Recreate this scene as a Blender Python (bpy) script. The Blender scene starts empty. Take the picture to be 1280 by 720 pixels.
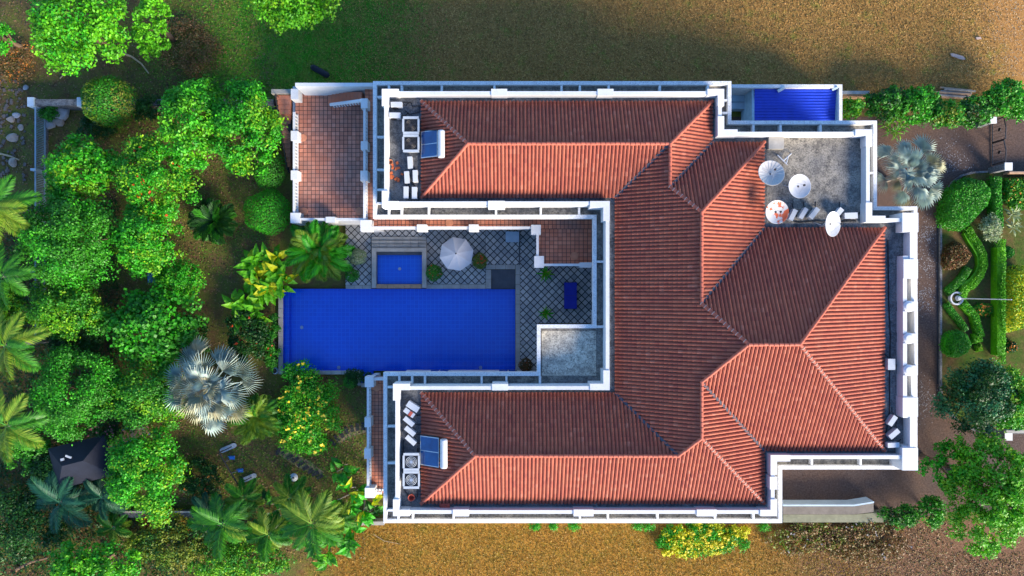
import bpy, bmesh, math, random
import numpy as np
from mathutils import Vector, Matrix

random.seed(7); RNG = np.random.default_rng(11)
SC = bpy.context.scene; COL = SC.collection
R = math.radians

# ------------------------------------------------------------------ camera, sky, sun, exposure
H, F = 60.0, 860.0                     # drone height (m) and focal length in photo pixels
cam = bpy.data.cameras.new('camera'); cam.sensor_width = 36; cam.lens = 36 * F / 1280; cam.clip_end = 900
co = bpy.data.objects.new('camera', cam); co.location = (0, 0, H); COL.objects.link(co); SC.camera = co
SUN_AZ, SUN_EL = 138, 20.5               # compass bearing of the sun (north is up in the picture) and elevation
w = bpy.data.worlds.new('World'); SC.world = w; w.use_nodes = True
nt = w.node_tree; sky = nt.nodes.new('ShaderNodeTexSky'); sky.sky_type = 'NISHITA'; sky.sun_disc = False
sky.sun_elevation = R(SUN_EL); sky.sun_rotation = R(SUN_AZ); sky.air_density = 1.0; sky.dust_density = 0.4; sky.ozone_density = 6.0
nt.links.new(sky.outputs[0], nt.nodes['Background'].inputs[0]); nt.nodes['Background'].inputs[1].default_value = 0.15
sl = bpy.data.lights.new('sun', 'SUN'); sl.energy = 4.3; sl.angle = R(24); sl.color = (1, .87, .70)
so = bpy.data.objects.new('sun', sl); COL.objects.link(so)
sd = Vector((math.sin(R(SUN_AZ)) * math.cos(R(SUN_EL)), math.cos(R(SUN_AZ)) * math.cos(R(SUN_EL)), math.sin(R(SUN_EL))))
so.rotation_euler = sd.to_track_quat('Z', 'Y').to_euler(); so.location = sd * 80
SC.view_settings.view_transform = 'Standard'; SC.view_settings.look = 'None'; SC.view_settings.gamma = 1
SC.view_settings.exposure = 1.66; SC.view_settings.use_curve_mapping = False

# ------------------------------------------------------------------ helpers
def P(px, py, z): s = (H - z) / F; return ((px - 640) * s, (360 - py) * s, z)
def XY(px, py, z): return P(px, py, z)[:2]
def tag(o, label=None, cat=None, group=None, kind=None):
    if label: o['label'] = label
    if cat: o['category'] = cat
    if group: o['group'] = group
    if kind: o['kind'] = kind
    return o
def thing(name, loc, label, cat, group=None, rz=0):
    o = bpy.data.objects.new(name, None); o.location = loc; o.rotation_euler[2] = rz; o.empty_display_size = .2
    COL.objects.link(o); return tag(o, label, cat, group)
def wloc(o):
    v = Vector((0, 0, 0))
    while o: v += o.location; o = o.parent
    return v
def link(name, me, mat, parent=None, loc=None, rot=None):
    o = bpy.data.objects.new(name, me)
    if mat and not me.materials: me.materials.append(mat)
    COL.objects.link(o)
    if parent: o.parent = parent
    if loc is not None: o.location = loc
    if rot is not None: o.rotation_euler = rot
    return o
def np_mesh(V, Q, smooth=False):
    me = bpy.data.meshes.new('m'); V = np.asarray(V, dtype=np.float32); Q = np.asarray(Q, dtype=np.int32)
    n, k = Q.shape
    me.vertices.add(len(V)); me.vertices.foreach_set('co', V.ravel())
    me.loops.add(n * k); me.loops.foreach_set('vertex_index', Q.ravel())
    me.polygons.add(n); me.polygons.foreach_set('loop_start', np.arange(0, n * k, k, dtype=np.int32))
    me.polygons.foreach_set('use_smooth', np.full(n, smooth)); me.update(calc_edges=True); return me
class MB:
    def __init__(s): s.v = []; s.f = []
    def add(s, vs, fs):
        b = len(s.v); s.v += [tuple(v) for v in vs]; s.f += [tuple(i + b for i in f) for f in fs]; return s
    def prism(s, pts, z0, z1):
        n = len(pts); a = sum(pts[i][0] * pts[(i + 1) % n][1] - pts[(i + 1) % n][0] * pts[i][1] for i in range(n))
        if a < 0: pts = pts[::-1]
        return s.add([(x, y, z0) for x, y in pts] + [(x, y, z1) for x, y in pts],
                     [tuple(range(n - 1, -1, -1)), tuple(range(n, 2 * n))] + [(i, (i + 1) % n, n + (i + 1) % n, n + i) for i in range(n)])
    def box(s, x0, y0, x1, y1, z0, z1): return s.prism([(x0, y0), (x1, y0), (x1, y1), (x0, y1)], z0, z1)
    def pbox(s, a, b, c, d, z0, z1):           # box whose top face covers photo pixels a..c, b..d
        x0, y0 = XY(a, b, z1); x1, y1 = XY(c, d, z1); return s.box(min(x0, x1), min(y0, y1), max(x0, x1), max(y0, y1), z0, z1)
    def ppoly(s, pts, z0, z1): return s.prism([XY(a, b, z1) for a, b in pts], z0, z1)
    def rbox(s, cx, cy, l, wd, ang, z0, z1):
        c, n = math.cos(ang), math.sin(ang)
        return s.prism([(cx + u * c - v * n, cy + u * n + v * c) for u, v in ((-l/2, -wd/2), (l/2, -wd/2), (l/2, wd/2), (-l/2, wd/2))], z0, z1)
    def tube(s, pts, rad, n=6, cap=True):
        pts = [Vector(p) for p in pts]
        if not isinstance(rad, (list, tuple)): rad = [rad] * len(pts)
        vs = []; fs = []
        for i, p in enumerate(pts):
            d = (pts[min(i + 1, len(pts) - 1)] - pts[max(i - 1, 0)]).normalized()
            u = d.cross(Vector((0, 0, 1)) if abs(d.z) < .9 else Vector((1, 0, 0))).normalized(); v = u.cross(d)
            vs += [p + (u * math.cos(2 * math.pi * k / n) + v * math.sin(2 * math.pi * k / n)) * rad[i] for k in range(n)]
        for i in range(len(pts) - 1):
            for k in range(n): fs.append((i * n + k, (i + 1) * n + k, (i + 1) * n + (k + 1) % n, i * n + (k + 1) % n))
        if cap: fs += [tuple(range(n)), tuple(range(len(vs) - 1, len(vs) - n - 1, -1))]
        return s.add(vs, fs)
    def lathe(s, cx, cy, prof, n=20, sx=1, sy=1):
        vs = []; fs = []
        for r, z in prof: vs += [(cx + sx * r * math.cos(2 * math.pi * k / n), cy + sy * r * math.sin(2 * math.pi * k / n), z) for k in range(n)]
        for i in range(len(prof) - 1):
            for k in range(n): fs.append((i * n + k, i * n + (k + 1) % n, (i + 1) * n + (k + 1) % n, (i + 1) * n + k))
        return s.add(vs, fs)
    def band(s, path, wd, z0, z1, closed=True):     # mitred strip along an xy polyline
        n = len(path); L = []; Rr = []
        for i in range(n):
            p = Vector(path[i]); a = Vector(path[i - 1]) if (closed or i > 0) else None; b = Vector(path[(i + 1) % n]) if (closed or i < n - 1) else None
            d1 = (p - a).normalized() if a is not None else (b - p).normalized(); d2 = (b - p).normalized() if b is not None else d1
            n1 = Vector((-d1.y, d1.x)); n2 = Vector((-d2.y, d2.x)); m = (n1 + n2); m = m / max(m.dot(n1), .3)
            L.append(p + m * wd / 2); Rr.append(p - m * wd / 2)
        vs = [(q.x, q.y, z) for z in (z0, z1) for side in (L, Rr) for q in side]
        fs = []
        for i in range(n if closed else n - 1):
            j = (i + 1) % n
            fs += [(2*n + i, 3*n + i, 3*n + j, 2*n + j), (i, j, n + j, n + i), (i, 2*n + i, 2*n + j, j), (n + i, n + j, 3*n + j, 3*n + i)]
        if not closed: fs += [(0, n, 3*n, 2*n), (n - 1, 3*n - 1, 4*n - 1, 2*n - 1)]
        return s.add(vs, fs)
    def build(s, name, mat, parent=None, local=False, smooth=False, kind=None, loc=None, rot=None):
        me = bpy.data.meshes.new(name); v = s.v
        if parent and not local:
            o = wloc(parent); v = [(a - o.x, b - o.y, c - o.z) for a, b, c in v]
        me.from_pydata(v, [], s.f); bm = bmesh.new(); bm.from_mesh(me)
        bmesh.ops.recalc_face_normals(bm, faces=bm.faces)
        bmesh.ops.triangulate(bm, faces=[f for f in bm.faces if len(f.verts) > 4]); bm.to_mesh(me); bm.free()
        if smooth:
            for p in me.polygons: p.use_smooth = True
        ob = link(name, me, mat, parent, loc, rot)
        if kind: ob['kind'] = kind
        return ob

# ------------------------------------------------------------------ materials (all procedural)
class NB:
    def __init__(s, name, rough=.8, spec=.3):
        s.m = bpy.data.materials.new(name); s.m.use_nodes = True; s.t = s.m.node_tree
        s.b = s.t.nodes['Principled BSDF']; s.b.inputs['Roughness'].default_value = rough; s.b.inputs['Specular IOR Level'].default_value = spec
        s.tc = s.t.nodes.new('ShaderNodeTexCoord').outputs['Object']
    def n(s, ty, **k):
        nd = s.t.nodes.new(ty)
        for a, v in k.items(): setattr(nd, a, v)
        return nd
    def l(s, a, b): s.t.links.new(a, b)
    def noise(s, scale, detail=4, rough=.6, vec=None, dist=0):
        nd = s.n('ShaderNodeTexNoise'); nd.inputs['Scale'].default_value = scale; nd.inputs['Detail'].default_value = detail
        nd.inputs['Roughness'].default_value = rough; nd.inputs['Distortion'].default_value = dist; s.l(vec or s.tc, nd.inputs['Vector']); return nd.outputs['Fac']
    def ramp(s, fac, stops, interp='LINEAR'):
        nd = s.n('ShaderNodeValToRGB'); e = nd.color_ramp.elements; nd.color_ramp.interpolation = interp
        while len(e) < len(stops): e.new(.5)
        for i, (p, c) in enumerate(stops):
            e[i].position = p; e[i].color = (c, c, c, 1) if isinstance(c, (int, float)) else (*c, 1)
        s.l(fac, nd.inputs[0]); return nd.outputs[0]
    def mix(s, fac, a, b, mode='MIX'):
        nd = s.n('ShaderNodeMix', data_type='RGBA', blend_type=mode)
        for v, i in ((fac, 0), (a, 6), (b, 7)):
            if isinstance(v, (int, float)): nd.inputs[i].default_value = v
            elif isinstance(v, tuple): nd.inputs[i].default_value = (*v, 1)
            else: s.l(v, nd.inputs[i])
        return nd.outputs[2]
    def math(s, op, a, b=0.0):
        nd = s.n('ShaderNodeMath', operation=op)
        for v, i in ((a, 0), (b, 1)):
            if isinstance(v, (int, float)): nd.inputs[i].default_value = v
            else: s.l(v, nd.inputs[i])
        return nd.outputs[0]
    def step(s, v, a, b):
        nd = s.n('ShaderNodeMapRange', interpolation_type='SMOOTHSTEP'); s.l(v, nd.inputs[0])
        nd.inputs[1].default_value = a; nd.inputs[2].default_value = b; return nd.outputs[0]
    def sep(s):
        nd = s.n('ShaderNodeSeparateXYZ'); s.l(s.tc, nd.inputs[0]); return nd.outputs
    def island(s): return s.n('ShaderNodeNewGeometry').outputs['Random Per Island']
    def bump(s, h, st=.3, d=.05):
        nd = s.n('ShaderNodeBump'); nd.inputs['Strength'].default_value = st; nd.inputs['Distance'].default_value = d
        s.l(h, nd.inputs['Height']); s.l(nd.outputs[0], s.b.inputs['Normal'])
    def out(s, c): s.l(c, s.b.inputs['Base Color']); return s.m
M = {}
def simple(name, col, rough=.7, var=.25, scale=2.0, bump=.15, spec=.3, metal=0, fine=18):
    b = NB(name, rough, spec); b.b.inputs['Metallic'].default_value = metal
    f = b.noise(scale, 6, .65); g = b.noise(fine, 4, .7)
    c = b.mix(b.ramp(f, [(.3, 0), (.7, 1)]), tuple(x * (1 - var) for x in col), tuple(min(1, x * (1 + var * .6)) for x in col))
    c = b.mix(.35, c, b.mix(g, tuple(x * (1 - var) for x in col), tuple(min(1, x * (1 + var)) for x in col)))
    if bump: b.bump(g, bump, .02)
    M[name] = b.out(c)
# white rendered masonry with streaks and mildew
b = NB('white_render', .75, .2); f = b.noise(1.1, 8, .7); g = b.noise(7, 6, .75)
c = b.mix(b.ramp(f, [(.35, 0), (.75, 1)]), (.60, .598, .59), (.51, .508, .50)); c = b.mix(b.ramp(g, [(.54, 0), (.72, .6)]), c, (.34, .335, .325)); b.bump(g, .15, .02); M['white'] = b.out(c)
b = NB('mildewed_render', .8, .2); f = b.noise(2.2, 9, .75); g = b.noise(14, 6, .75)
c = b.mix(b.ramp(f, [(.4, 0), (.72, 1)]), (.66, .66, .65), (.50, .505, .505)); c = b.mix(b.ramp(g, [(.50, 0), (.66, .85)]), c, (.16, .16, .165)); b.bump(g, .2, .02); M['white_dirty'] = b.out(c)
# weathered concrete: beige and grey with black lichen
def wconc(name, c0, c1, dk):
    b = NB(name, .92, .12); f = b.noise(.45, 8, .7); g = b.noise(1.7, 12, .82); h = b.noise(9, 8, .8)
    c = b.mix(b.ramp(f, [(.38, 0), (.62, 1)]), c0, c1); c = b.mix(b.ramp(g, [(.46, 0), (.58, .75)]), c, tuple(x * dk for x in c0)); c = b.mix(b.ramp(h, [(.47, 0), (.62, .8)]), c, (.03, .03, .035)); b.bump(h, .4, .03); M[name] = b.out(c)
wconc('concrete', (.19, .18, .165), (.33, .295, .235), .38); wconc('sunlit_concrete', (.50, .45, .36), (.66, .59, .45), .5)  # second mix: the flat roof's sunlight put into a paler, warmer colour
wconc('grey_concrete', (.13, .135, .145), (.25, .245, .23), .35)
# clay roof tiles; object coordinates of a slope are (along eave, up slope)
TW, TL = .278, .345
b = NB('clay_roof_tile', .75, .12); x, y, z = b.sep()
cb = b.n('ShaderNodeCombineXYZ'); b.l(b.math('FLOOR', b.math('DIVIDE', x, TW)), cb.inputs[0]); b.l(b.math('FLOOR', b.math('DIVIDE', y, TL)), cb.inputs[1])
wn = b.n('ShaderNodeTexWhiteNoise', noise_dimensions='2D'); b.l(cb.outputs[0], wn.inputs['Vector'])
c = b.ramp(wn.outputs['Value'], [(0, (.23, .060, .041)), (.04, (.27, .072, .045)), (.5, (.30, .086, .05)), (.96, (.335, .102, .06)), (1, (.39, .135, .085))])
f = b.noise(.35, 6, .7); g = b.noise(5, 6, .7)
c = b.mix(b.ramp(f, [(.4, 0), (.75, .45)]), c, (.22, .055, .045)); c = b.mix(b.ramp(g, [(.60, 0), (.8, .4)]), c, (.12, .04, .035)); b.bump(b.noise(25, 3), .2, .01); M['tile'] = b.out(c)
simple('ridge', (.36, .09, .052), .65, .35, 3)
simple('mortar', (.36, .27, .23), .9, .3, 4)
simple('lead', (.07, .078, .095), .9, .4, 2.5, .1, .1)
# terracotta paving (the tiles themselves are geometry)
def terracotta(name, c0, c1, c2):
    b = NB(name, .6, .35); r = b.island(); f = b.noise(.45, 6, .7); h = b.noise(9, 5, .7)
    c = b.ramp(r, [(0, c0), (.5, c1), (1, c2)]); c = b.mix(b.ramp(f, [(.42, 0), (.7, .75)]), c, (.24, .16, .13)); c = b.mix(b.ramp(h, [(.6, 0), (.8, .5)]), c, (.1, .06, .05)); b.bump(h, .15, .01); M[name] = b.out(c)
terracotta('terracotta', (.3888, .1368, .0792), (.4752, .1728, .1008), (.5760, .2304, .1440))
terracotta('terracotta_warm', (.4500, .1375, .0688), (.5375, .1688, .0850), (.6000, .2125, .1125))
simple('clay_disc', (.50, .20, .11), .8, .3, 2)
simple('joint', (.07, .05, .045), .95, .3)
# grey stone pavers
b = NB('stone_paver', .75, .3); oi = b.n('ShaderNodeObjectInfo'); f = b.noise(1.2, 6, .7); h = b.noise(14, 5, .7)
c = b.ramp(b.math('FRACT', b.math('ADD', oi.outputs['Random'], b.island())), [(0, (.2600, .2600, .2535)), (.5, (.3640, .3510, .3250)), (1, (.4680, .4355, .3900))]); c = b.mix(b.ramp(h, [(.5, 0), (.75, .6)]), c, (.1300, .1300, .1300)); b.bump(h, .2, .01); M['paver'] = b.out(c)
simple('coping', (.32, .30, .265), .7, .35, 1.5); simple('dark_stone', (.06, .065, .075), .5, .4, 1.5)
simple('deck_joint', (.028, .03, .035), .9, .3); simple('timber', (.36, .22, .13), .7, .35, 2)
# pool mosaic + water
b = NB('pool_mosaic', .25, .5); br = b.n('ShaderNodeTexBrick', offset=0.0); b.l(b.tc, br.inputs['Vector']); br.inputs['Scale'].default_value = 1
br.inputs['Brick Width'].default_value = .36; br.inputs['Row Height'].default_value = .36; br.inputs['Mortar Size'].default_value = .022
br.inputs['Color1'].default_value = (.004, .16, .80, 1); br.inputs['Color2'].default_value = (.004, .14, .74, 1); br.inputs['Mortar'].default_value = (.02, .24, .88, 1)
c = b.mix(b.ramp(b.noise(.18, 5, .6), [(.4, 0), (.7, .45)]), br.outputs['Color'], (.003, .11, .64)); M['mosaic'] = b.out(c)
b = NB('water', .03, .5); t = b.t; fr = b.n('ShaderNodeFresnel'); fr.inputs[0].default_value = 1.33; tr = b.n('ShaderNodeBsdfTransparent'); tr.inputs[0].default_value = (.92, .96, 1, 1)
gl = b.n('ShaderNodeBsdfGlossy'); gl.inputs['Roughness'].default_value = .04; mx = b.n('ShaderNodeMixShader'); bp = b.n('ShaderNodeBump'); bp.inputs['Strength'].default_value = .12; bp.inputs['Distance'].default_value = .05
b.l(b.noise(1.6, 4, .55), bp.inputs['Height']); b.l(bp.outputs[0], gl.inputs['Normal']); b.l(bp.outputs[0], fr.inputs['Normal']); b.l(fr.outputs[0], mx.inputs[0]); b.l(tr.outputs[0], mx.inputs[1]); b.l(gl.outputs[0], mx.inputs[2])
b.l(mx.outputs[0], t.nodes['Material Output'].inputs['Surface']); M['water'] = b.m
b = NB('window_glass', .08, .6); M['glass'] = b.out(b.ramp(b.noise(.8), [(.3, (.02, .03, .045)), (.7, (.05, .07, .09))]))
simple('blue_sheet', (.012, .045, .47), .35, .3, 1.2, .05, .5); simple('blue_cloth', (.012, .022, .30), .7, .3)
simple('pale_blue', (.36, .45, .52), .7, .2); simple('yard_wall', (.30, .42, .50), .8, .3, 1.5)
simple('appliance', (.45, .46, .47), .45, .16, 3, .05, .5); simple('appliance_grey', (.36, .39, .42), .5, .25, 3, .05, .5)
simple('black', (.012, .013, .016), .5, .3); simple('steel', (.42, .45, .48), .35, .25, 3, .05, .5, .6); simple('dark_steel', (.035, .03, .03), .5, .4, 3, .05, .5, .3)
simple('navy_roof', (.008, .010, .019), .7, .5, 1.5); simple('blue_paint', (.04, .17, .42), .5, .3); simple('fence_paint', (.22, .30, .36), .6, .35)
simple('fabric', (.50, .49, .50), .85, .12, 1.5, .05); simple('brick_red', (.40, .08, .05), .8, .4); simple('rust', (.50, .12, .04), .8, .4, 2)
b = NB('solar_glass', .06, .6); M['solar'] = b.out(b.ramp(b.noise(1.5), [(.3, (.005, .035, .12)), (.7, (.008, .06, .18))]))
b = NB('dish_white', .5, .4); f = b.noise(2.5, 6, .7); M['dish'] = b.out(b.mix(b.ramp(f, [(.5, 0), (.75, .5)]), (.40, .40, .41), (.28, .27, .27)))
b = NB('dish_rusted', .6, .3); f = b.noise(2.1, 3, .5); M['dish_rust'] = b.out(b.mix(b.ramp(f, [(.55, 0), (.60, 1)]), (.43, .42, .41), (.45, .085, .03)))
b = NB('dish_mesh', .5, .4); f = b.noise(3, 6, .7); M['dish_mesh'] = b.out(b.mix(b.ramp(f, [(.4, 0), (.75, .6)]), (.40, .385, .37), (.25, .22, .2)))
simple('bark', (.14, .09, .055), .95, .4, 3, .4); simple('bark_grey', (.25, .22, .19), .95, .35, 3, .4); simple('dry_stem', (.38, .28, .17), .9, .3)
simple('rock', (.30, .25, .21), .95, .45, 1.5, .5); simple('rock_grey', (.33, .33, .34), .95, .45, 1.5, .5); simple('dark_slab', (.03, .03, .033), .8, .4)
simple('white_petal', (.26, .245, .245), .9, .2); simple('plastic_blue', (.02, .16, .52), .4, .2); simple('terra_pot', (.42, .16, .08), .8, .3)
simple('path_soil', (.25, .19, .10), .95, .35, 2, .4); simple('weathered_brown', (.17, .145, .12), .9, .45, 1.2, .3); simple('mossy_step', (.20, .20, .13), .9, .45, 1.2, .3)
simple('rubble', (.13, .105, .09), .95, .45, 1.5, .5)
# ground: bare soil, north lawn, dry south lawn
b = NB('ground', .97, .1); x, y, z = b.sep(); f = b.noise(.12, 6, .6); g = b.noise(.7, 8, .75); h = b.noise(4.5, 8, .8); k = b.noise(11, 5, .8)
wob = b.math('MULTIPLY', b.math('SUBTRACT', f, .5), 14)
soil = b.ramp(h, [(.3, (.0421, .0264, .0157)), (.55, (.1317, .0737, .0369)), (.8, (.3159, .1843, .0922))]); soil = b.mix(b.ramp(g, [(.38, 0), (.58, .85)]), soil, b.ramp(k, [(.35, (.0527, .0737, .0105)), (.7, (.1755, .2019, .0386))]))
nl = b.ramp(h, [(.3, (.1136, .0580, .0175)), (.5, (.2777, .1473, .0415)), (.72, (.5552, .3124, .0989))]); nl = b.mix(b.ramp(k, [(.4, 0), (.7, .5)]), nl, (.1262, .0892, .0255))
gr = b.ramp(h, [(.3, (.0241, .0886, .0064)), (.6, (.0644, .2576, .0161)), (.8, (.1449, .4025, .0258))])
gm = b.math('ADD', b.step(b.math('ADD', x, wob), -6.0, -12.0), b.math('MULTIPLY', b.ramp(g, [(.52, 0), (.68, 1)]), .5))
nl = b.mix(b.math('MULTIPLY', gm, b.ramp(g, [(.3, .35), (.6, 1)])), nl, gr)
nl = b.mix(b.step(b.math('ADD', b.math('ADD', x, b.math('MULTIPLY', y, .45)), b.math('MULTIPLY', wob, .4)), 51.0, 53.5), nl, b.ramp(h, [(.3, (.1700, .0750, .0200)), (.55, (.3600, .1800, .0550)), (.8, (.5500, .3300, .1300))]))
slw = b.ramp(h, [(.28, (.1010, .0472, .0078)), (.5, (.3142, .1516, .0247)), (.75, (.5610, .3030, .0617))]); slw = b.mix(b.math('MULTIPLY', b.ramp(g, [(.5, 0), (.66, 1)]), .5), slw, b.ramp(k, [(.3, (.0606, .0757, .0061)), (.7, (.1969, .2120, .0182))]))
slw = b.mix(b.step(b.math('ADD', x, b.math('MULTIPLY', wob, .6)), 19, 30), slw, b.ramp(h, [(.3, (.0700, .0350, .0180)), (.55, (.1900, .1000, .0550)), (.8, (.3600, .2300, .1400))]))
slw = b.mix(b.step(b.math('ADD', x, wob), -14, -19), slw, soil)
c = b.mix(b.step(b.math('ADD', y, b.math('MULTIPLY', wob, .12)), 16.2, 17.4), soil, nl)
west = b.step(b.math('ADD', x, wob), -25, -29); c = b.mix(west, c, soil)
c = b.mix(b.step(y, -20.0, -20.6), c, slw); b.bump(h, .7, .1); M['ground'] = b.out(c)
b = NB('garden_lawn', .97, .1); f = b.noise(.4, 6, .7); h = b.noise(5, 8, .8)
c = b.mix(b.ramp(f, [(.4, 0), (.62, 1)]), b.ramp(h, [(.3, (.0480, .0320, .0128)), (.6, (.1360, .0880, .0352)), (.8, (.2400, .1600, .0720))]), b.ramp(h, [(.3, (.0224, .0480, .0064)), (.7, (.0640, .1200, .0160))])); b.bump(h, .6, .06); M['garden'] = b.out(c)
b = NB('driveway_gravel', .95, .15); f = b.noise(.25, 6, .7); g = b.noise(1.6, 7, .75); h = b.noise(7, 8, .85); k = b.noise(16, 4, .8)
c = b.ramp(h, [(.32, (.0220, .0150, .0130)), (.5, (.0750, .0520, .0440)), (.7, (.1600, .1200, .1050))]); c = b.mix(b.ramp(f, [(.4, 0), (.7, .6)]), c, b.ramp(h, [(.3, (.0400, .0200, .0120)), (.7, (.2200, .1200, .0700))])); c = b.mix(b.ramp(k, [(.62, 0), (.75, .6)]), c, (.3000, .2600, .2400)); b.bump(h, .5, .03); M['drive'] = b.out(c)

def leafmat(name, cols, noise=.5, nscale=.7, alt=None, trans=.3):
    b = NB(name, .5, .3); r = b.island(); k = len(cols); c = b.ramp(r, [(i / (k - 1), q) for i, q in enumerate(cols)])
    f = b.noise(nscale, 3, .6); a = alt or tuple(x * .45 for x in cols[0])
    c = b.mix(b.math('MULTIPLY', b.ramp(f, [(.38, 0), (.66, 1)]), noise), c, a); b.l(c, b.b.inputs['Base Color'])
    tl = b.n('ShaderNodeBsdfTranslucent'); b.l(c, tl.inputs[0]); mx = b.n('ShaderNodeMixShader'); mx.inputs[0].default_value = trans
    b.l(b.b.outputs[0], mx.inputs[1]); b.l(tl.outputs[0], mx.inputs[2]); b.l(mx.outputs[0], b.t.nodes['Material Output'].inputs['Surface']); M[name] = b.m
leafmat('lf_lime', [(.0531, .2656, .0043), (.0956, .3825, .0054), (.1700, .4887, .0085)], .5, .6, (.0319, .1806, .0043))
leafmat('lf_bright', [(.018, .19, .005), (.032, .32, .006), (.08, .45, .008)], .5, .6, (.012, .13, .005))
leafmat('lf_mid', [(.0225, .1449, .0080), (.0354, .2254, .0080), (.0644, .3220, .0097)], .5, .6, (.0129, .0885, .0064))
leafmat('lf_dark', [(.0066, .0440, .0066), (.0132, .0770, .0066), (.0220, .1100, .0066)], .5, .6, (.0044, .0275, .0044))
leafmat('lf_yellow', [(.05, .24, .005), (.12, .34, .006), (.27, .42, .008)], .6, .5, (.03, .22, .005))
leafmat('lf_gold', [(.30, .36, .005), (.48, .50, .006), (.66, .62, .008)], .25, .6, (.14, .28, .005))
leafmat('lf_teal', [(.012, .10, .035), (.02, .15, .05), (.05, .22, .06)], .5, .6, (.008, .07, .025))
leafmat('lf_olive', [(.0390, .1170, .0052), (.0780, .1820, .0065), (.1820, .2470, .0104)], .7, .35, (.2340, .1820, .0260))
leafmat('lf_red', [(.10, .02, .008), (.05, .05, .006), (.22, .03, .008)], .5, .8, (.02, .06, .006))
leafmat('lf_pale', [(.14, .22, .08), (.28, .34, .16), (.45, .48, .3)], .4, .8, (.06, .15, .03))
leafmat('lf_scrub', [(.1400, .0630, .0252), (.2800, .1400, .0420), (.0840, .1120, .0140), (.4200, .2660, .1120)], .5, .5, (.0980, .0420, .0210))
leafmat('fl_yellow', [(.75, .55, .02), (.85, .68, .04), (.80, .62, .1)], .1)
leafmat('fl_red', [(.55, .03, .01), (.60, .10, .015), (.5, .05, .02)], .1)
leafmat('fl_orange', [(.55, .16, .02), (.60, .24, .03), (.5, .1, .02)], .1)
leafmat('fl_pink', [(.40, .10, .14), (.5, .2, .2), (.35, .05, .09)], .1)
leafmat('palm_silver', [(.2841, .3737, .3513), (.4037, .4934, .4336), (.5532, .5980, .4784)], .35, 1.2, (.2242, .3439, .3588), .15)
leafmat('palm_silver_dry', [(.3864, .4048, .2760), (.4600, .4416, .3036), (.3496, .3128, .1840)], .35, 1.2, (.2760, .3128, .2024), .15)
leafmat('palm_green', [(.0240, .1320, .0096), (.0420, .2160, .0096), (.0840, .3120, .0120)], .4, .8, (.0144, .0960, .0120))
leafmat('palm_yellow', [(.0805, .1840, .0092), (.1610, .2760, .0138), (.2760, .3450, .0345)], .4, .8, (.0460, .1380, .0115))
leafmat('palm_teal', [(.008, .07, .035), (.02, .11, .05), (.04, .16, .06)], .4, .8, (.008, .06, .04))
leafmat('grass_dry', [(.1850, .0859, .0132), (.3304, .1718, .0290), (.4758, .2709, .0555), (.1718, .1850, .0158)], .4, .3, (.2115, .1850, .0185))
leafmat('grass_brown', [(.0829, .0439, .0131), (.3109, .1687, .0445), (.7049, .4032, .1310), (.1244, .1467, .0157)], .3, .3, (.1036, .0643, .0184))
leafmat('grass_green', [(.0172, .1001, .0043), (.0429, .2574, .0086), (.1144, .4290, .0143), (.3146, .2002, .0572)], .45, .4, (.1430, .1001, .0215))
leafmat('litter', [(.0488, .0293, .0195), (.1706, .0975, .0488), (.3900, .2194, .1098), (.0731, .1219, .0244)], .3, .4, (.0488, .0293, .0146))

# ------------------------------------------------------------------ ground, driveway, lawns, pool
def struct(name, mb, mat, parent=None): return tag(mb.build(name, M[mat], parent), kind='structure' if not parent else None)
def sheet(mb, rects, z):
    for x0, y0, x1, y1 in rects: mb.add([(x0, y0, z), (x1, y0, z), (x1, y1, z), (x0, y1, z)], [(0, 1, 2, 3)])
ZW = .10                                              # pool water level
px0, py1 = XY(353, 361, ZW); px1, py0 = XY(644, 463, ZW); ax0, ay1 = XY(451, 463, ZW); ax1, ay0 = XY(467, 479, ZW)
g = MB(); B = 260
sheet(g, [(-B, -B, px0, B), (px1, -B, B, B), (px0, py1, px1, B), (px0, -B, ax0, py0), (ax1, -B, px1, py0), (ax0, -B, ax1, ay0)], 0)
struct('ground', g, 'ground')
pool = MB(); D = -0.95
def basin(mb, path, z0, z1):
    n = len(path); vs = [(x, y, z) for z in (z0, z1) for x, y in path]
    mb.add(vs, [tuple(range(n))] + [(i, (i + 1) % n, n + (i + 1) % n, n + i) for i in range(n)])
path = [(px0, py0), (ax0, py0), (ax0, ay0), (ax1, ay0), (ax1, py0), (px1, py0), (px1, py1), (px0, py1)]
basin(pool, path, D, .27); pb = pool.build('swimming_pool', M['mosaic']); tag(pb, kind='structure')
led = MB(); led.box(px0 + .02, py0 + .02, px0 + .42, py1 - .02, D, -.35); led.build('pool_bench', M['mosaic'], pb)
for a, c in ((373, 410), (420, 461), (600, 461)):
    lt = MB(); q = P(a, c, 0); lt.lathe(q[0], q[1], [(0, D + .05), (.14, D + .05), (.16, D)], 12); lt.build('pool_light', M['white'], pb)
wt = MB(); n = len(path); wt.add([(x, y, ZW) for x, y in path], [tuple(range(n))]); tag(wt.build('pool_water', M['water']), kind='structure')
# pool steps in the corner recess
ps = MB()
for i in range(4):
    ps.pbox(614, 337 + i * 6, 644, 337 + (i + 1) * 6 + .5, -.0, .22 - i * .05)
ps.build('pool_steps', M['dark_stone'], pb)
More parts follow.
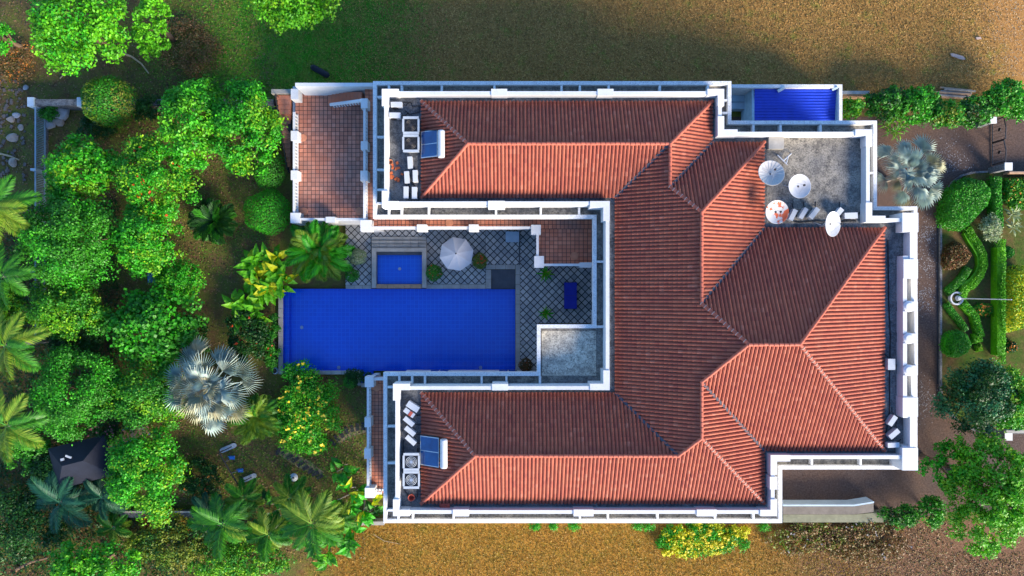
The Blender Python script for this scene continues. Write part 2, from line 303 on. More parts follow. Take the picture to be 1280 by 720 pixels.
# coping stones, one by one
def coping_run(parent, a, b, c, d, z, n, mat='coping', name='coping_stone', h=.12):
    for i in range(n):
        m = MB(); horiz = (c - a) > (d - b); u0, u1 = i / n, (i + 1) / n; g_ = .012
        x0, y0 = XY(a, b, z); x1, y1 = XY(c, d, z)
        if horiz: m.box(x0 + (x1 - x0) * u0 + g_, y1, x0 + (x1 - x0) * u1 - g_, y0, z - h, z + random.uniform(-.004, .004))
        else: m.box(x0, y0 + (y1 - y0) * u1 + g_, x1, y0 + (y1 - y0) * u0 - g_, z - h, z + random.uniform(-.004, .004))
        m.build(name, M[mat], parent)
coping_run(pb, 348, 362, 353.4, 468, .33, 9); coping_run(pb, 354, 463.3, 451, 468, .33, 8); coping_run(pb, 446, 468.2, 451, 482, .33, 2); coping_run(pb, 451.2, 479, 468, 484, .33, 2)
coping_run(pb, 432, 356.5, 464, 361, .33, 3); coping_run(pb, 533, 355.5, 607, 360.8, .33, 7); coping_run(pb, 644.4, 331, 650, 466, .33, 11); coping_run(pb, 607.3, 331, 644, 336.5, .33, 3); coping_run(pb, 607.3, 337, 613.8, 360.8, .33, 2)

# pool deck of diagonal pavers
ZD = .26
deck_px = [(432, 280, 464, 356.3), (464, 280, 533, 296), (533, 280, 607, 355.3), (607, 280, 650, 330.8), (650.2, 280, 752, 404), (650.2, 404, 673, 468)]
dk = MB(); 
for r_ in deck_px: dk.pbox(*r_, .005, ZD)
deck = struct('pool_deck', dk, 'deck_joint')
def clip(poly, x0, y0, x1, y1):
    for ax, lim, sg in ((0, x0, 1), (0, x1, -1), (1, y0, 1), (1, y1, -1)):
        out = []
        for i in range(len(poly)):
            p, q = poly[i - 1], poly[i]; a, b_ = (p[ax] - lim) * sg, (q[ax] - lim) * sg
            if (a >= 0) != (b_ >= 0): t = a / (a - b_); out.append((p[0] + (q[0] - p[0]) * t, p[1] + (q[1] - p[1]) * t))
            if b_ >= 0: out.append(q)
        poly = out
        if len(poly) < 3: return []
    return poly
DG = .635; hd = DG / 2 * .83
pm = MB(); pm.prism([(hd, 0), (0, hd), (-hd, 0), (0, -hd)], 0, .03)
pav = pm.build('paver', M['paver']); pme = pav.data; bpy.data.objects.remove(pav)
rest = MB(); cnt = 0; spots = []
for r_ in deck_px:
    x0, y1 = XY(r_[0], r_[1], ZD); x1, y0 = XY(r_[2], r_[3], ZD)
    for i in range(int(x0 / DG * 2) - 2, int(x1 / DG * 2) + 3):
        for j in range(int(y0 / DG * 2) - 2, int(y1 / DG * 2) + 3):
            if (i + j) % 2: continue
            cx, cy = i * DG / 2, j * DG / 2
            dia = [(cx + hd, cy), (cx, cy + hd), (cx - hd, cy), (cx, cy - hd)]
            if x0 <= cx - hd and cx + hd <= x1 and y0 <= cy - hd and cy + hd <= y1: spots.append((cx, cy))
            else:
                cl = clip(dia, x0 + .01, y0 + .01, x1 - .01, y1 - .01)
                if len(cl) > 2: rest.prism(cl, ZD, ZD + .03)
vis = sorted(spots, key=lambda s: s[1] > 5.2)
for k, (cx, cy) in enumerate(vis):
    if k < 300: link('paver', pme, None, deck, (cx, cy, ZD + random.uniform(-.004, .004)), (random.uniform(-.006, .006), random.uniform(-.006, .006), 0))
    else: rest.prism([(cx + hd, cy), (cx, cy + hd), (cx - hd, cy), (cx, cy - hd)], ZD, ZD + .03)
rest.build('edge_pavers', M['paver'], deck, kind='stuff')
ds = MB(); ds.pbox(648.5, 289, 650, 331, .2, .34); ds.build('drain_strip', M['dark_stone'], deck)

# raised plunge pool with steps
sp = thing('plunge_pool', P(498, 330, 0), 'small raised plunge pool with stone steps and blue water beside swimming pool', 'plunge pool')
m = MB(); m.pbox(464.5, 310, 470, 360, .0, .80); m.pbox(527.5, 310, 533, 360, 0, .80); m.pbox(470.1, 310, 527.4, 314.5, 0, .80); m.build('surround', M['coping'], sp)
for i, (y0_, y1_, z_) in enumerate(((305.5, 309.8, .62), (300.8, 305.2, .5), (296, 300.5, .38))):
    for j in range(7):
        m = MB(); m.pbox(464.5 + j * 9.785, y0_, 464.2 + (j + 1) * 9.785, y1_, .1, z_ + random.uniform(-.004, .004)); m.build('step_stone', M['coping'], sp)
m = MB(); m.pbox(470.1, 314.7, 527.4, 318.5, 0, .55); m.build('inner_wall', M['dark_stone'], sp)
m = MB(); m.pbox(470.1, 318.5, 527.4, 355, .0, .10); m.build('basin_floor', M['mosaic'], sp)
m = MB(); x0, y0 = XY(470.1, 355, .5); x1, y1 = XY(527.4, 318.6, .5); m.add([(x0, y0, .5), (x1, y0, .5), (x1, y1, .5), (x0, y1, .5)], [(0, 1, 2, 3)]); m.build('water', M['water'], sp)
for j in range(8):
    m = MB(); m.pbox(470.3 + j * 7.13, 355.3, 470 + (j + 1) * 7.13, 360.4, .2, .62); m.build('timber_plank', M['timber'], sp)
m = MB(); q = P(499.5, 336, .1); m.lathe(q[0], q[1], [(0, .16), (.13, .16), (.14, .1)], 12); m.build('drain_light', M['white'], sp)

# driveway, garden island with kerb
dv = MB(); dv.add([P(a, c, 0)[:2] + (.006,) for a, c in ((905, 146), (1400, 146), (1400, 640), (1180, 640), (1150, 648), (905, 655))], [(0, 1, 2, 3, 4, 5)])
drive = struct('driveway', dv, 'drive')
isl = [(1203, 220), (1218, 216), (1235, 215), (1400, 215), (1400, 540), (1262, 540), (1240, 541), (1225, 539), (1210, 533), (1197, 524), (1186, 513), (1179, 500), (1177, 485), (1177, 280), (1179, 258), (1184, 242), (1192, 228)]
iz = .13; im = MB(); im.prism([XY(a, c, iz) for a, c in isl], .0, iz); struct('garden_lawn', im, 'garden')
kpath = [XY(a, c, .2) for a, c in ([(1235, 214.5), (1218, 215.5), (1203, 219), (1191.5, 227.5), (1183.5, 241.5), (1178, 258), (1176.3, 280), (1176.3, 380), (1176.3, 485), (1178.3, 500.5), (1185.5, 513.5), (1196.5, 525), (1210, 534), (1225, 540), (1242, 542)])]
km = MB(); km.band(kpath, .17, .0, .22, False); struct('kerb', km, 'grey_concrete')
gm = MB(); gm.band([XY(a - 3.2, c, .02) for a, c in [(1176.3, 270), (1176.3, 380), (1176.3, 480)]], .30, .0, .016, False); struct('drain_channel', gm, 'dark_slab')

# ------------------------------------------------------------------ the house
house = thing('house', (0, 0, 0), 'large white villa with hipped clay tile roofs round a pool courtyard', 'house')
ZL, ZU, ZDK = 7.45, 8.7, 7.9
Upx = [(482.5, 116.3), (900, 116.3), (900, 167), (1085, 167), (1085, 275), (1131, 275), (1131, 288), (1140, 288), (1140, 322), (1131, 322), (1131, 520), (1140, 520), (1140, 560), (1131, 560), (1131, 571.5), (966, 571.5), (966, 640), (496.5, 640), (496.5, 485), (759.5, 485), (759.5, 254), (482.5, 254)]
Lpx = [(468.5, 103.7), (912, 103.7), (912, 153), (1094, 153), (1094, 260.3), (1144.5, 260.3), (1144.5, 584.5), (975.5, 584.5), (975.5, 651.5), (481.5, 651.5), (481.5, 467.7), (673.5, 467.7), (673.5, 408), (743.5, 408), (743.5, 270.7), (468.5, 270.7)]
U = [XY(a, c, ZU) for a, c in Upx]; L = [XY(a, c, ZL) for a, c in Lpx]
def inset(path, d):
    n = len(path); a = sum(path[i][0] * path[(i + 1) % n][1] - path[(i + 1) % n][0] * path[i][1] for i in range(n)); sg = 1 if a > 0 else -1; out = []
    for i in range(n):
        p = Vector(path[i]); d1 = (p - Vector(path[i - 1])).normalized(); d2 = (Vector(path[(i + 1) % n]) - p).normalized()
        m_ = Vector((-d1.y, d1.x)) + Vector((-d2.y, d2.x)); m_ = m_ / max(m_.dot(Vector((-d1.y, d1.x))), .3); out.append(tuple(p + m_ * d * sg))
    return out
wall_path = inset(L, .55)
m = MB(); m.prism(wall_path, 0, 6.9); wallo = m.build('wall', M['white'], house)
m = MB(); m.prism(inset(L, .05), 6.9, 7.05); m.build('ledge_slab', M['concrete'], house)
m = MB(); m.band(L, .28, 6.80, ZL); lrim = m.build('ledge_rim', M['white_dirty'], house)
m = MB(); m.band(U, .27, 7.051, ZU); para = m.build('parapet', M['white'], house)
m = MB(); m.prism(inset(U, .10), 7.06, ZDK); m.build('roof_deck', M['grey_concrete'], house)
# a paler screed on the rooftop terrace; on the courtyard flat roof, sunlight painted as a pale slab
m = MB(); m.pbox(958, 171.5, 1081, 279, ZDK - .02, ZDK + .012); m.build('terrace_screed', M['concrete'], house)
m = MB(); m.pbox(677.5, 413.5, 745, 469.5, 7.04, 7.065); m.build('flat_roof_sun_patch', M['sunlit_concrete'], house)
m = MB(); m.pbox(961, 170.6, 980, 186, ZDK, ZDK + .35); m.build('roof_hatch', M['coping'], house)
# pier caps on the parapet
def cap(poly): m = MB(); m.prism([XY(a, c, 8.76) for a, c in poly], 7.055, 8.76); m.build('pier_cap', M['white'], para)
def lcap(cx, cy, dx, dy):
    ox, oy = cx - dx * 5.3, cy - dy * 5.3
    cap([(ox, oy), (ox + dx * 21, oy), (ox + dx * 21, oy + dy * 8), (ox + dx * 8, oy + dy * 8), (ox + dx * 8, oy + dy * 21), (ox, oy + dy * 21)])
for a in ((482.5, 116.3, 1, 1), (900, 116.3, -1, 1), (1085, 167, -1, 1), (966, 640, -1, -1), (496.5, 640, 1, -1), (496.5, 485, 1, 1), (482.5, 254, 1, -1)): lcap(*a)
def lcap_in(cx, cy, dx, dy):           # inside corner
    ox, oy = cx + dx * 5.3, cy + dy * 5.3
    cap([(cx - dx * 2.7, cy - dy * 2.7), (cx + dx * 22, cy - dy * 2.7), (cx + dx * 22, cy + dy * 5.3), (cx + dx * 5.3, cy + dy * 5.3), (cx + dx * 5.3, cy + dy * 22), (cx - dx * 2.7, cy + dy * 22)])
for a in ((900, 167, 1, -1), (1085, 275, 1, -1), (966, 571.5, 1, 1), (759.5, 485, -1, -1), (759.5, 254, -1, 1)): lcap_in(*a)
for a, c, d, e in ((614, 111, 634, 119.2), (747, 111, 767, 119.2), (610, 251, 631, 259.5), (615, 480, 635, 488), (566, 637, 586, 645.5), (717, 637, 742, 645.5), (871, 637, 896, 645.5), (962.5, 596, 971.6, 612)): cap([(a, c), (d, c), (d, e), (a, e)])
# fins dividing the ledge
def fin(a, c, d, e): m = MB(); m.pbox(a, c, d, e, 7.051, 7.5); m.build('ledge_fin', M['white_dirty'], lrim)
for x_ in (486, 502, 552, 618, 702, 725, 761, 825, 885): fin(x_ - 1.3, 106.6, x_ + 1.3, 119)
for x_ in (486, 502, 536, 620, 676, 724): fin(x_ - 1.3, 259.2, x_ + 1.3, 268)
for y_ in (121, 171, 212, 237, 254): fin(471.3, y_ - 1.3, 483, y_ + 1.3)
for y_ in (484, 533, 579, 638): fin(484.3, y_ - 1.3, 495.5, y_ + 1.3)
for x_ in (498, 516, 567, 725, 760, 822, 894, 942): fin(x_ - 1.3, 639.5, x_ + 1.3, 648.7)
for x_ in (499, 515, 531, 602, 633): fin(x_ - 1.3, 470.4, x_ + 1.3, 483)
fin(673.5, 470.6, 676.5, 483); fin(746, 407, 756, 410)
for x_ in (942, 976, 1026): fin(x_ - 1.3, 155.8, x_ + 1.3, 166)
for y_ in (327, ): fin(746.3, y_ - 1.3, 757.5, y_ + 1.3)
for y_ in (125, 141): fin(903, y_ - 1.3, 909.3, y_ + 1.3)
for y_ in (216, ): fin(1087, y_ - 1.3, 1091.2, y_ + 1.3)
for x_ in (1015, 1076): fin(x_ - 1.3, 573, x_ + 1.3, 581.6)
# east portico cornice: blocks, curved bays, rails and urn bases
def blk(name, a, c, d, e, z0, z1, mat='white'): m = MB(); m.pbox(a, c, d, e, z0, z1); return m.build(name, M[mat], house)
blk('portico_block', 1128, 266, 1148, 290, 6.9, 8.82); blk('portico_block', 1129.5, 324, 1147.5, 348, 6.9, 8.82)
blk('portico_block', 1128.5, 497, 1147.5, 521, 6.9, 8.82); blk('portico_block', 1128, 560, 1147.5, 588, 6.9, 8.82)
for ya, yb in ((290.2, 323.8), (521.2, 559.8)):
    pts = [(1137.5, ya), (1142, ya)] + [(1142 + 4.5 * math.sin(math.pi * t / 8), ya + (yb - ya) * t / 8) for t in range(1, 8)] + [(1142, yb), (1137.5, yb)]
    m = MB(); m.ppoly(pts, 7.06, 8.78); m.build('curved_bay', M['white'], house)
for ya, yb in ((348.2, 376.8), (389.2, 416.8), (429.2, 456.8), (469.2, 496.8)):
    blk('portico_rail', 1128.8, ya, 1133.8, yb, 7.06, 8.76); blk('portico_rail', 1143.2 if 380 < ya < 460 else 1139, ya, 1147.3 if 380 < ya < 460 else 1143, yb, 6.85, 8.2)
for yc in (383, 423, 463):
    m = MB(); q = P(1137, yc, 8.9); m.lathe(q[0], q[1], [(.30, 7.06), (.33, 8.5), (.42, 8.6), (.42, 8.8), (.25, 8.9), (0, 8.92)], 16); m.build('urn_base', M['white'], house, smooth=False)
    blk('pier_block', 1129, yc - 6, 1147.3, yc + 6, 6.9, 8.45)
# windows on the facades
def win(x, y, z, ang, wd=1.6, ht=1.8):
    fr = MB(); fr.box(-wd/2 - .08, -.03, wd/2 + .08, .05, -ht/2 - .08, ht/2 + .08); o = fr.build('window', M['white_dirty'], house, local=True, loc=(x, y, z), rot=(0, 0, ang))
    for s_ in (-1, 1):
        p_ = MB(); p_.box(s_ * wd/4 - wd/4 + .04, -.06, s_ * wd/4 + wd/4 - .04, -.035, -ht/2, ht/2); p_.build('pane', M['glass'], o, local=True)
n = len(wall_path)
for i in range(n):
    p, q = Vector(wall_path[i]), Vector(wall_path[(i + 1) % n]); ln = (q - p).length
    if ln < 3.5: continue
    d_ = (q - p).normalized(); k_ = max(1, int(ln / 4.2)); ang = math.atan2(d_.y, d_.x)
    nrm = Vector((-d_.y, d_.x))        # path is clockwise: left normal points outward
    for j in range(k_):
        c_ = p + d_ * ln * (j + .5) / k_ + nrm * .01
        for z_ in (1.6, 5.4): win(c_.x, c_.y, z_, ang + math.pi)

# ---- tiled roofs
ZE = 8.05; KE = (H - ZE) / F; PITCH = R(30); TP = math.tan(PITCH); CP = math.cos(PITCH)
roof = MB()
def tile_slope(parent, side, ref, poly):
    """poly: (t, d) photo pixels at the eave plane; t runs along the eave, d is the plan distance up from it"""
    if side in 'NS': to = lambda t, d: (t, ref + d) if side == 'N' else (t, ref - d)
    else: to = lambda t, d: (ref + d, t) if side == 'W' else (ref - d, t)
    X = {'S': Vector((1, 0, 0)), 'N': Vector((-1, 0, 0)), 'E': Vector((0, 1, 0)), 'W': Vector((0, -1, 0))}[side]
    inn = {'S': Vector((0, 1, 0)), 'N': Vector((0, -1, 0)), 'E': Vector((-1, 0, 0)), 'W': Vector((1, 0, 0))}[side]
    Y = inn * CP + Vector((0, 0, 1)) * math.sin(PITCH); Z = X.cross(Y)
    o = Vector(((ref - 640) * KE, 0, ZE)) if side in 'EW' else Vector((0, (360 - ref) * KE, ZE))
    loc = []
    for t, d in poly:
        a, c = to(t, d); wv = Vector(((a - 640) * KE, (360 - c) * KE, 0)); r_ = wv - Vector((o.x, o.y, 0)); loc.append((r_.dot(X), d * KE / CP))
    ar = sum(loc[i][0] * loc[(i + 1) % len(loc)][1] - loc[(i + 1) % len(loc)][0] * loc[i][1] for i in range(len(loc)))
    if ar < 0: loc = loc[::-1]
    u0, u1 = min(p[0] for p in loc), max(p[0] for p in loc); v0, v1 = min(p[1] for p in loc), max(p[1] for p in loc)
    prof = [(0, -.05), (.13, -.05), (.18, .02), (.5, .062), (.82, .02), (.87, -.05)]
    c0, c1 = math.floor(u0 / TW), math.ceil(u1 / TW); r0, r1 = math.floor(v0 / TL), math.ceil(v1 / TL)
    us = np.array([(k + p[0]) * TW for k in range(c0, c1) for p in prof] + [c1 * TW]); hs = np.array([p[1] for k in range(c0, c1) for p in prof] + [-.05])
    vs, hv = [], []
    for k in range(r0, r1): vs += [k * TL - (.012 if k == r0 else 0), (k + 1) * TL - .004]; hv += [.042, 0.0]
    vs = np.array(vs); hv = np.array(hv); nu, nv = len(us), len(vs)
    rng = np.random.default_rng(int(abs(ref) * 7 + ord(side)))
    colj = rng.normal(0, .006, c1 - c0); cj = np.append(np.repeat(colj, 6), 0)
    UU, VV = np.meshgrid(us, vs); HH = hs[None, :] * (1 + .25 * (hv[:, None] > 0)) + hv[:, None] + cj[None, :] * 1.0
    Vt = np.stack([UU, VV, HH], -1).reshape(-1, 3); idx = np.arange(nu * nv).reshape(nv, nu)
    Q = np.stack([idx[:-1, :-1], idx[:-1, 1:], idx[1:, 1:], idx[1:, :-1]], -1).reshape(-1, 4)
    me = np_mesh(Vt, Q); bm = bmesh.new(); bm.from_mesh(me)
    for i in range(len(loc)):
        p, q = Vector(loc[i]), Vector(loc[(i + 1) % len(loc)])
        if (q - p).length < 1e-6: continue
        e = (q - p).normalized(); nrm = Vector((e.y, -e.x, 0))       # outward for ccw
        bmesh.ops.bisect_plane(bm, geom=bm.verts[:] + bm.edges[:] + bm.faces[:], plane_co=(p.x, p.y, 0), plane_no=nrm, clear_outer=True)
    # solid underlay board so that nothing shows through
    bmv = [bm.verts.new((a, c, -.08)) for a, c in loc]; bm.faces.new(bmv)
    bm.to_mesh(me); bm.free()
    ob = link('tile_slope', me, M['tile'], parent); ob.matrix_local = Matrix.Translation(o - wloc(parent)) @ Matrix((X, Y, Z)).transposed().to_4x4(); ob['kind'] = 'stuff'
slopes = [('N', 127, [(527, 0), (890, 0), (830, 60), (587, 60)]), ('W', 527, [(127, 0), (247, 0), (187, 60)]),
  ('S', 247, [(527, 0), (769, 0), (829, 60), (587, 60)]), ('E', 890, [(127, 0), (178, 0), (238.5, 60.5), (187.5, 60.5)]),
  ('N', 178, [(890, 0), (955, 0), (862, 93), (829.5, 60.5)]), ('E', 955, [(178, 0), (285, 0), (378, 93), (271, 93)]),
  ('N', 285, [(955, 0), (1105, 0), (966, 139), (908, 139), (862, 93)]), ('E', 1105, [(285, 0), (563, 0), (424, 139)]),
  ('S', 563, [(955, 0), (1105, 0), (966, 139), (908, 139), (862, 93)]), ('E', 955, [(563, 0), (629, 0), (536, 93), (470, 93)]),
  ('S', 629, [(527, 0), (955, 0), (886, 69), (596, 69)]), ('S', 629, [(838, 69), (886, 69), (862, 93)]),
  ('N', 491, [(527, 0), (769, 0), (838, 69), (596, 69)]), ('W', 527, [(491, 0), (629, 0), (560, 69)]),
  ('W', 769, [(247, 0), (491, 0), (551.5, 60.5), (186.5, 60.5)]), ('W', 769, [(238.5, 60.5), (551.5, 60.5), (560, 69), (536, 93), (271, 93)]),
  ('W', 769, [(378, 93), (470, 93), (424, 139)])]
rm = MB()          # timber soffit / eave board under each roof
for pl in ([(527, 127), (890, 127), (890, 178), (955, 178), (955, 285), (1105, 285), (1105, 563), (955, 563), (955, 629), (527, 629), (527, 491), (769, 491), (769, 247), (527, 247)],):
    rm.prism(inset([((a - 640) * KE, (360 - c) * KE) for a, c in pl], .12), ZDK - .01, ZE - .03)
roof = rm.build('roof', M['dark_slab'], house)
for s_ in slopes: tile_slope(roof, *s_)
def R3(a, c, d): return Vector(((a - 640) * KE, (360 - c) * KE, ZE + d * KE * TP))
def ridge_run(p, q, mortar=False):
    m = MB(); mo = MB(); v = q - p; ln = v.length; d_ = v.normalized(); side = d_.cross(Vector((0, 0, 1))).normalized(); up = side.cross(d_)
    k_ = max(1, round(ln / .36)); st = ln / k_
    for i in range(k_):
        a = p + d_ * (i * st - .03); b_ = p + d_ * ((i + 1) * st + .03); ra, rb = .135, .115; j = random.uniform(-.012, .012)
        vs = []; 
        for pt, rr, l_ in ((a, ra, .045), (b_, rb, .02)):
            for t in range(7):
                an = math.pi * t / 6; vs.append(pt + side * (rr * math.cos(an) + j) + up * (rr * math.sin(an) * .9 + l_ + .03))
        m.add(vs, [(t, t + 1, t + 8, t + 7) for t in range(6)] + [tuple(range(6, -1, -1))])
        if mortar:
            vs = []
            for pt in (a + d_ * .02, a + d_ * .075):
                for t in range(7):
                    an = math.pi * t / 6; vs.append(pt + side * (.152 * math.cos(an) + j) + up * (.152 * math.sin(an) * .9 + .078))
            mo.add(vs, [(t, t + 1, t + 8, t + 7) for t in range(6)])
    o = m.build('ridge_tiles', M['ridge'], roof, kind='stuff')
    if mortar: mo.build('ridge_mortar', M['mortar'], roof, kind='stuff')
W_ = 139
for p, q, mt in (((527, 127, 0), (587, 187, 60), 1), ((527, 247, 0), (587, 187, 60), 0), ((587, 187, 60), (830, 187, 60), 0), ((890, 127, 0), (829.7, 187.3, 60.3), 0),
    ((829.5, 187.5, 60.5), (829.5, 238.5, 60.5), 0), ((829.5, 238.5, 60.5), (862, 271, 93), 1), ((955, 178, 0), (862, 271, 93), 0), ((862, 271, 93), (862, 378, 93), 0),
    ((862, 378, 93), (908, 424, 139), 1), ((908, 424, 139), (966, 424, 139), 0), ((1105, 285, 0), (966, 424, 139), 0), ((1105, 563, 0), (966, 424, 139), 1), ((862, 470, 93), (908, 424, 139), 0),
    ((862, 470, 93), (862, 536, 93), 0), ((955, 629, 0), (862, 536, 93), 1), ((838, 560, 69), (862, 536, 93), 0), ((596, 560, 69), (838, 560, 69), 0), ((527, 491, 0), (596, 560, 69), 1), ((527, 629, 0), (596, 560, 69), 0)):
    ridge_run(R3(*p), R3(*q), mt)
for p, q in (((769, 247, 0), (829, 187, 60)), ((890, 178, 0), (829.5, 238.5, 60.5)), ((955, 285, 0), (862, 378, 93)), ((955, 563, 0), (862, 470, 93)), ((769, 491, 0), (838, 560, 69))):
    a, b_ = R3(*p), R3(*q); v = (b_ - a); d_ = v.normalized(); side = d_.cross(Vector((0, 0, 1))).normalized(); up = side.cross(d_)
    m = MB(); vs = []
    k_ = 14
    for i in range(k_ + 1):
        c_ = a + v * i / k_; wob = random.uniform(-.02, .02)
        for s_, h_ in ((-.10, .12), (-.04, .085), (.04, .085), (.10, .12)): vs.append(c_ + side * (s_ + wob) + up * h_)
    m.add(vs, [(i * 4 + t, i * 4 + t + 1, i * 4 + t + 5, i * 4 + t + 4) for i in range(k_) for t in range(3)]); m.build('valley_flashing', M['lead'], roof)

# ---- terraces and balconies with clay tiles and balustrades
def tile_floor(name, a, c, d, e, z, pitch_px, mat, ang=0, parent=None):
    m = MB(); m.pbox(a, c, d, e, z - .25, z); o = m.build(name, M['joint'], parent or house)
    x0, y0 = XY(a, e, z); x1, y1 = XY(d, c, z); tp = pitch_px * (H - z) / F; g_ = .07 * tp; t = MB()
    nx, ny = max(1, round((x1 - x0) / tp)), max(1, round((y1 - y0) / tp)); sx, sy = (x1 - x0) / nx, (y1 - y0) / ny
    for i in range(nx):
        for j in range(ny):
            h_ = random.uniform(.012, .02); t.box(x0 + i * sx + g_, y0 + j * sy + g_, x0 + (i + 1) * sx - g_, y0 + (j + 1) * sy - g_, z, z + h_)
    t.build('clay_tiles', M[mat], o, kind='stuff'); return o
ZT, ZB = 2.3, 4.1
tile_floor('terrace_floor', 369, 112, 455, 275, ZT, 5.2, 'terracotta')
tile_floor('balcony_floor', 456, 104, 472, 287, ZB, 5.0, 'terracotta_warm'); tile_floor('balcony_floor', 472, 270, 745, 286, ZB, 5.0, 'terracotta_warm'); tile_floor('balcony_floor', 671, 286.2, 745, 331, ZB, 5.2, 'terracotta_warm')
tile_floor('balcony_floor', 460, 470, 486, 617, ZB, 4.6, 'terracotta_warm')
m = MB(); m.pbox(366, 108, 455.5, 279, 0, ZT - .25); m.build('terrace_base', M['white'], house)
m = MB(); m.pbox(457, 106, 470, 286, 0, ZB - .25); m.build('balcony_base', M['white'], house)
m = MB(); m.pbox(462, 473, 484, 614, 3.4, ZB - .25); m.build('balcony_base', M['white'], house)
for a, c, d, e in ((475, 274, 744, 285), (672, 286.5, 744, 329)): m = MB(); m.pbox(a, c, d, e, 3.5, ZB - .25); m.build('balcony_base', M['white'], house)
for a, c in ((461.5, 475.5), (461.5, 525.5), (461.5, 566), (461.5, 613)):
    m = MB(); q = P(a + 1, c, 3.4); m.box(q[0] - .22, q[1] - .22, q[0] + .22, q[1] + .22, 0, 3.4); m.build('column', M['white'], house)
# round drain covers on the terrace
for a, c, z in ((378.5, 172, ZT), (380, 264, ZT), (449, 264, ZT), (561.5, 278.5, ZB), (718, 320, ZB), (471, 484, ZB)):
    m = MB(); q = P(a, c, z); m.lathe(q[0], q[1], [(0, z + .05), (.30, z + .05), (.33, z + .022), (.33, z)], 20); m.build('round_clay_disc', M['clay_disc'], house)
def balustrade(pts, z, posts, ht=.95, solid=()):
    o = None
    root = MB(); P3 = [XY(a, c, z + ht) for a, c in pts]; root.band(P3, .19, z + ht - .12, z + ht, False); o = root.build('balustrade', M['white'], house)
    pl = MB(); pl.band(P3, .16, z - .02, z + .10, False); pl.build('plinth', M['white'], o)
    bl = MB()
    for i in range(len(P3) - 1):
        p, q = Vector(P3[i]), Vector(P3[i + 1]); ln = (q - p).length; k_ = int(ln / .27)
        for j in range(k_):
            c_ = p + (q - p) * (j + .5) / k_; bl.lathe(c_.x, c_.y, [(.04, z + .10), (.058, z + .3), (.032, z + .55), (.06, z + ht - .13)], 6)
    bl.build('balusters', M['white'], o, kind='stuff')
    for a, c, d, e in posts:
        m = MB(); m.pbox(a, c, d, e, z - .05, z + ht + .08); m.build('post', M['white'], o)
balustrade([(367.5, 140), (367.5, 274), (455, 274)], ZT, [(363.5, 163.5, 372, 175.5), (363.5, 213, 372, 224.5), (363, 266, 375, 278.5), (407, 271, 419, 278)])
balustrade([(455.5, 126), (455.5, 284.5), (672, 284.5), (672, 331), (740, 331)], ZB, [(451, 123, 459.5, 135), (451, 176.5, 459.5, 187), (450.5, 213.5, 459.5, 226), (450.5, 275, 464, 289), (521, 280.5, 533, 289), (586, 280.5, 598, 289), (664, 281, 676, 293), (668, 320, 680, 334.5), (725, 328, 740, 334.3)])
balustrade([(479, 474), (460, 474), (460, 616.5), (477, 616.5)], ZB, [(456, 471, 467, 484), (455.7, 522, 463.5, 534), (455.3, 561, 463.5, 573.5), (456, 610, 468, 622.5)])
# tall north wall of the terrace, its end pier, the inner stair and the outer stair
m = MB(); m.pbox(369, 103.5, 466, 108, 0, 4.9); m.build('terrace_wall', M['white'], house)
m = MB(); m.pbox(363.5, 111, 373, 124, 0, 3.4); m.build('terrace_pier', M['white'], house)
for i in range(9):
    z_ = ZB - .12 - i * .19; a = 452 - i * 4.7
    m = MB(); m.ppoly([(a - 4.5, 115 + (i + 1) * .12), (a, 115 + i * .12), (a, 124 + i * .6), (a - 4.5, 124 + (i + 1) * .6)], ZT, z_); m.build('stair_tread', M['terracotta_warm'], house)
bs = [XY(455, 126, 4.9), XY(413, 130.5, 3.3)]
m = MB(); p, q = Vector((*bs[0], ZB + .95)), Vector((*bs[1], ZT + .95)); m.tube([p, q], .14, 6); sr = m.build('stair_rail', M['white'], house)
m = MB()
for j in range(12):
    c_ = p.lerp(q, (j + .5) / 12); m.lathe(c_.x, c_.y, [(.05, c_.z - .95), (.075, c_.z - .7), (.04, c_.z - .4), (.06, c_.z - .1)], 6)
m.build('balusters', M['white'], sr, kind='stuff')
for i in range(16):
    z_ = ZT - .02 - max(0, i - 3) * .17; y_ = 119 + i * 6.0; a = 346 + i * .95; 
    if z_ < .12: z_ = .12
    m = MB(); m.pbox(a, y_, 363, y_ + 5.7, 0, z_); m.build('stair_tread', M['terracotta_warm'], house)
m = MB(); m.band([XY(344.5, 117, ZT), XY(360, 215, .5)], .12, 0, .35, False); m.build('stair_kerb', M['dark_slab'], house)
m = MB(); pr = [P(344, 118, 3.1), P(349, 150, 2.6), P(359, 212, 1.1)]; m.tube(pr, .045, 6)
for q in pr: m.tube([(q[0], q[1], 0), q], .035, 6)
m.build('handrail', M['dark_steel'], house)
m = MB(); m.pbox(339, 111.5, 363, 117, 0, 2.5); m.build('stair_end_wall', M['coping'], house)
m = MB(); m.pbox(360, 134, 364, 164, 0, 1.9); m.build('stair_wall', M['dark_slab'], house)

# ---- service yard with blue corrugated roof
yard = thing('service_yard', P(984, 130, 0), 'walled service yard with blue corrugated sheet roof beside the villa', 'shed')
m = MB(); m.pbox(915, 105.5, 1048.8, 109.6, 0, 3.2); m.pbox(1048.9, 105.5, 1053, 156, 0, 3.2); m.build('yard_wall', M['white_dirty'], yard)
m = MB(); x0, y1 = XY(943, 111, 2.8); x1, y0 = XY(1046, 153, 2.8); k_ = 12
for i in range(k_):
    ya = y1 - (y1 - y0) * i / k_; yb = y1 - (y1 - y0) * (i + 1) / k_; dy = ya - yb; za = 2.85 - .03 * i
    vs = [(xx, ya - dy * f_, za - .03 * f_ + h_) for xx in (x0, x1) for f_, h_ in ((0, 0), (.55, 0), (.65, .07), (.9, .07), (1, 0))]
    m.add(vs, [(t, t + 1, t + 6, t + 5) for t in range(4)])
m.build('corrugated_roof', M['blue_sheet'], yard)
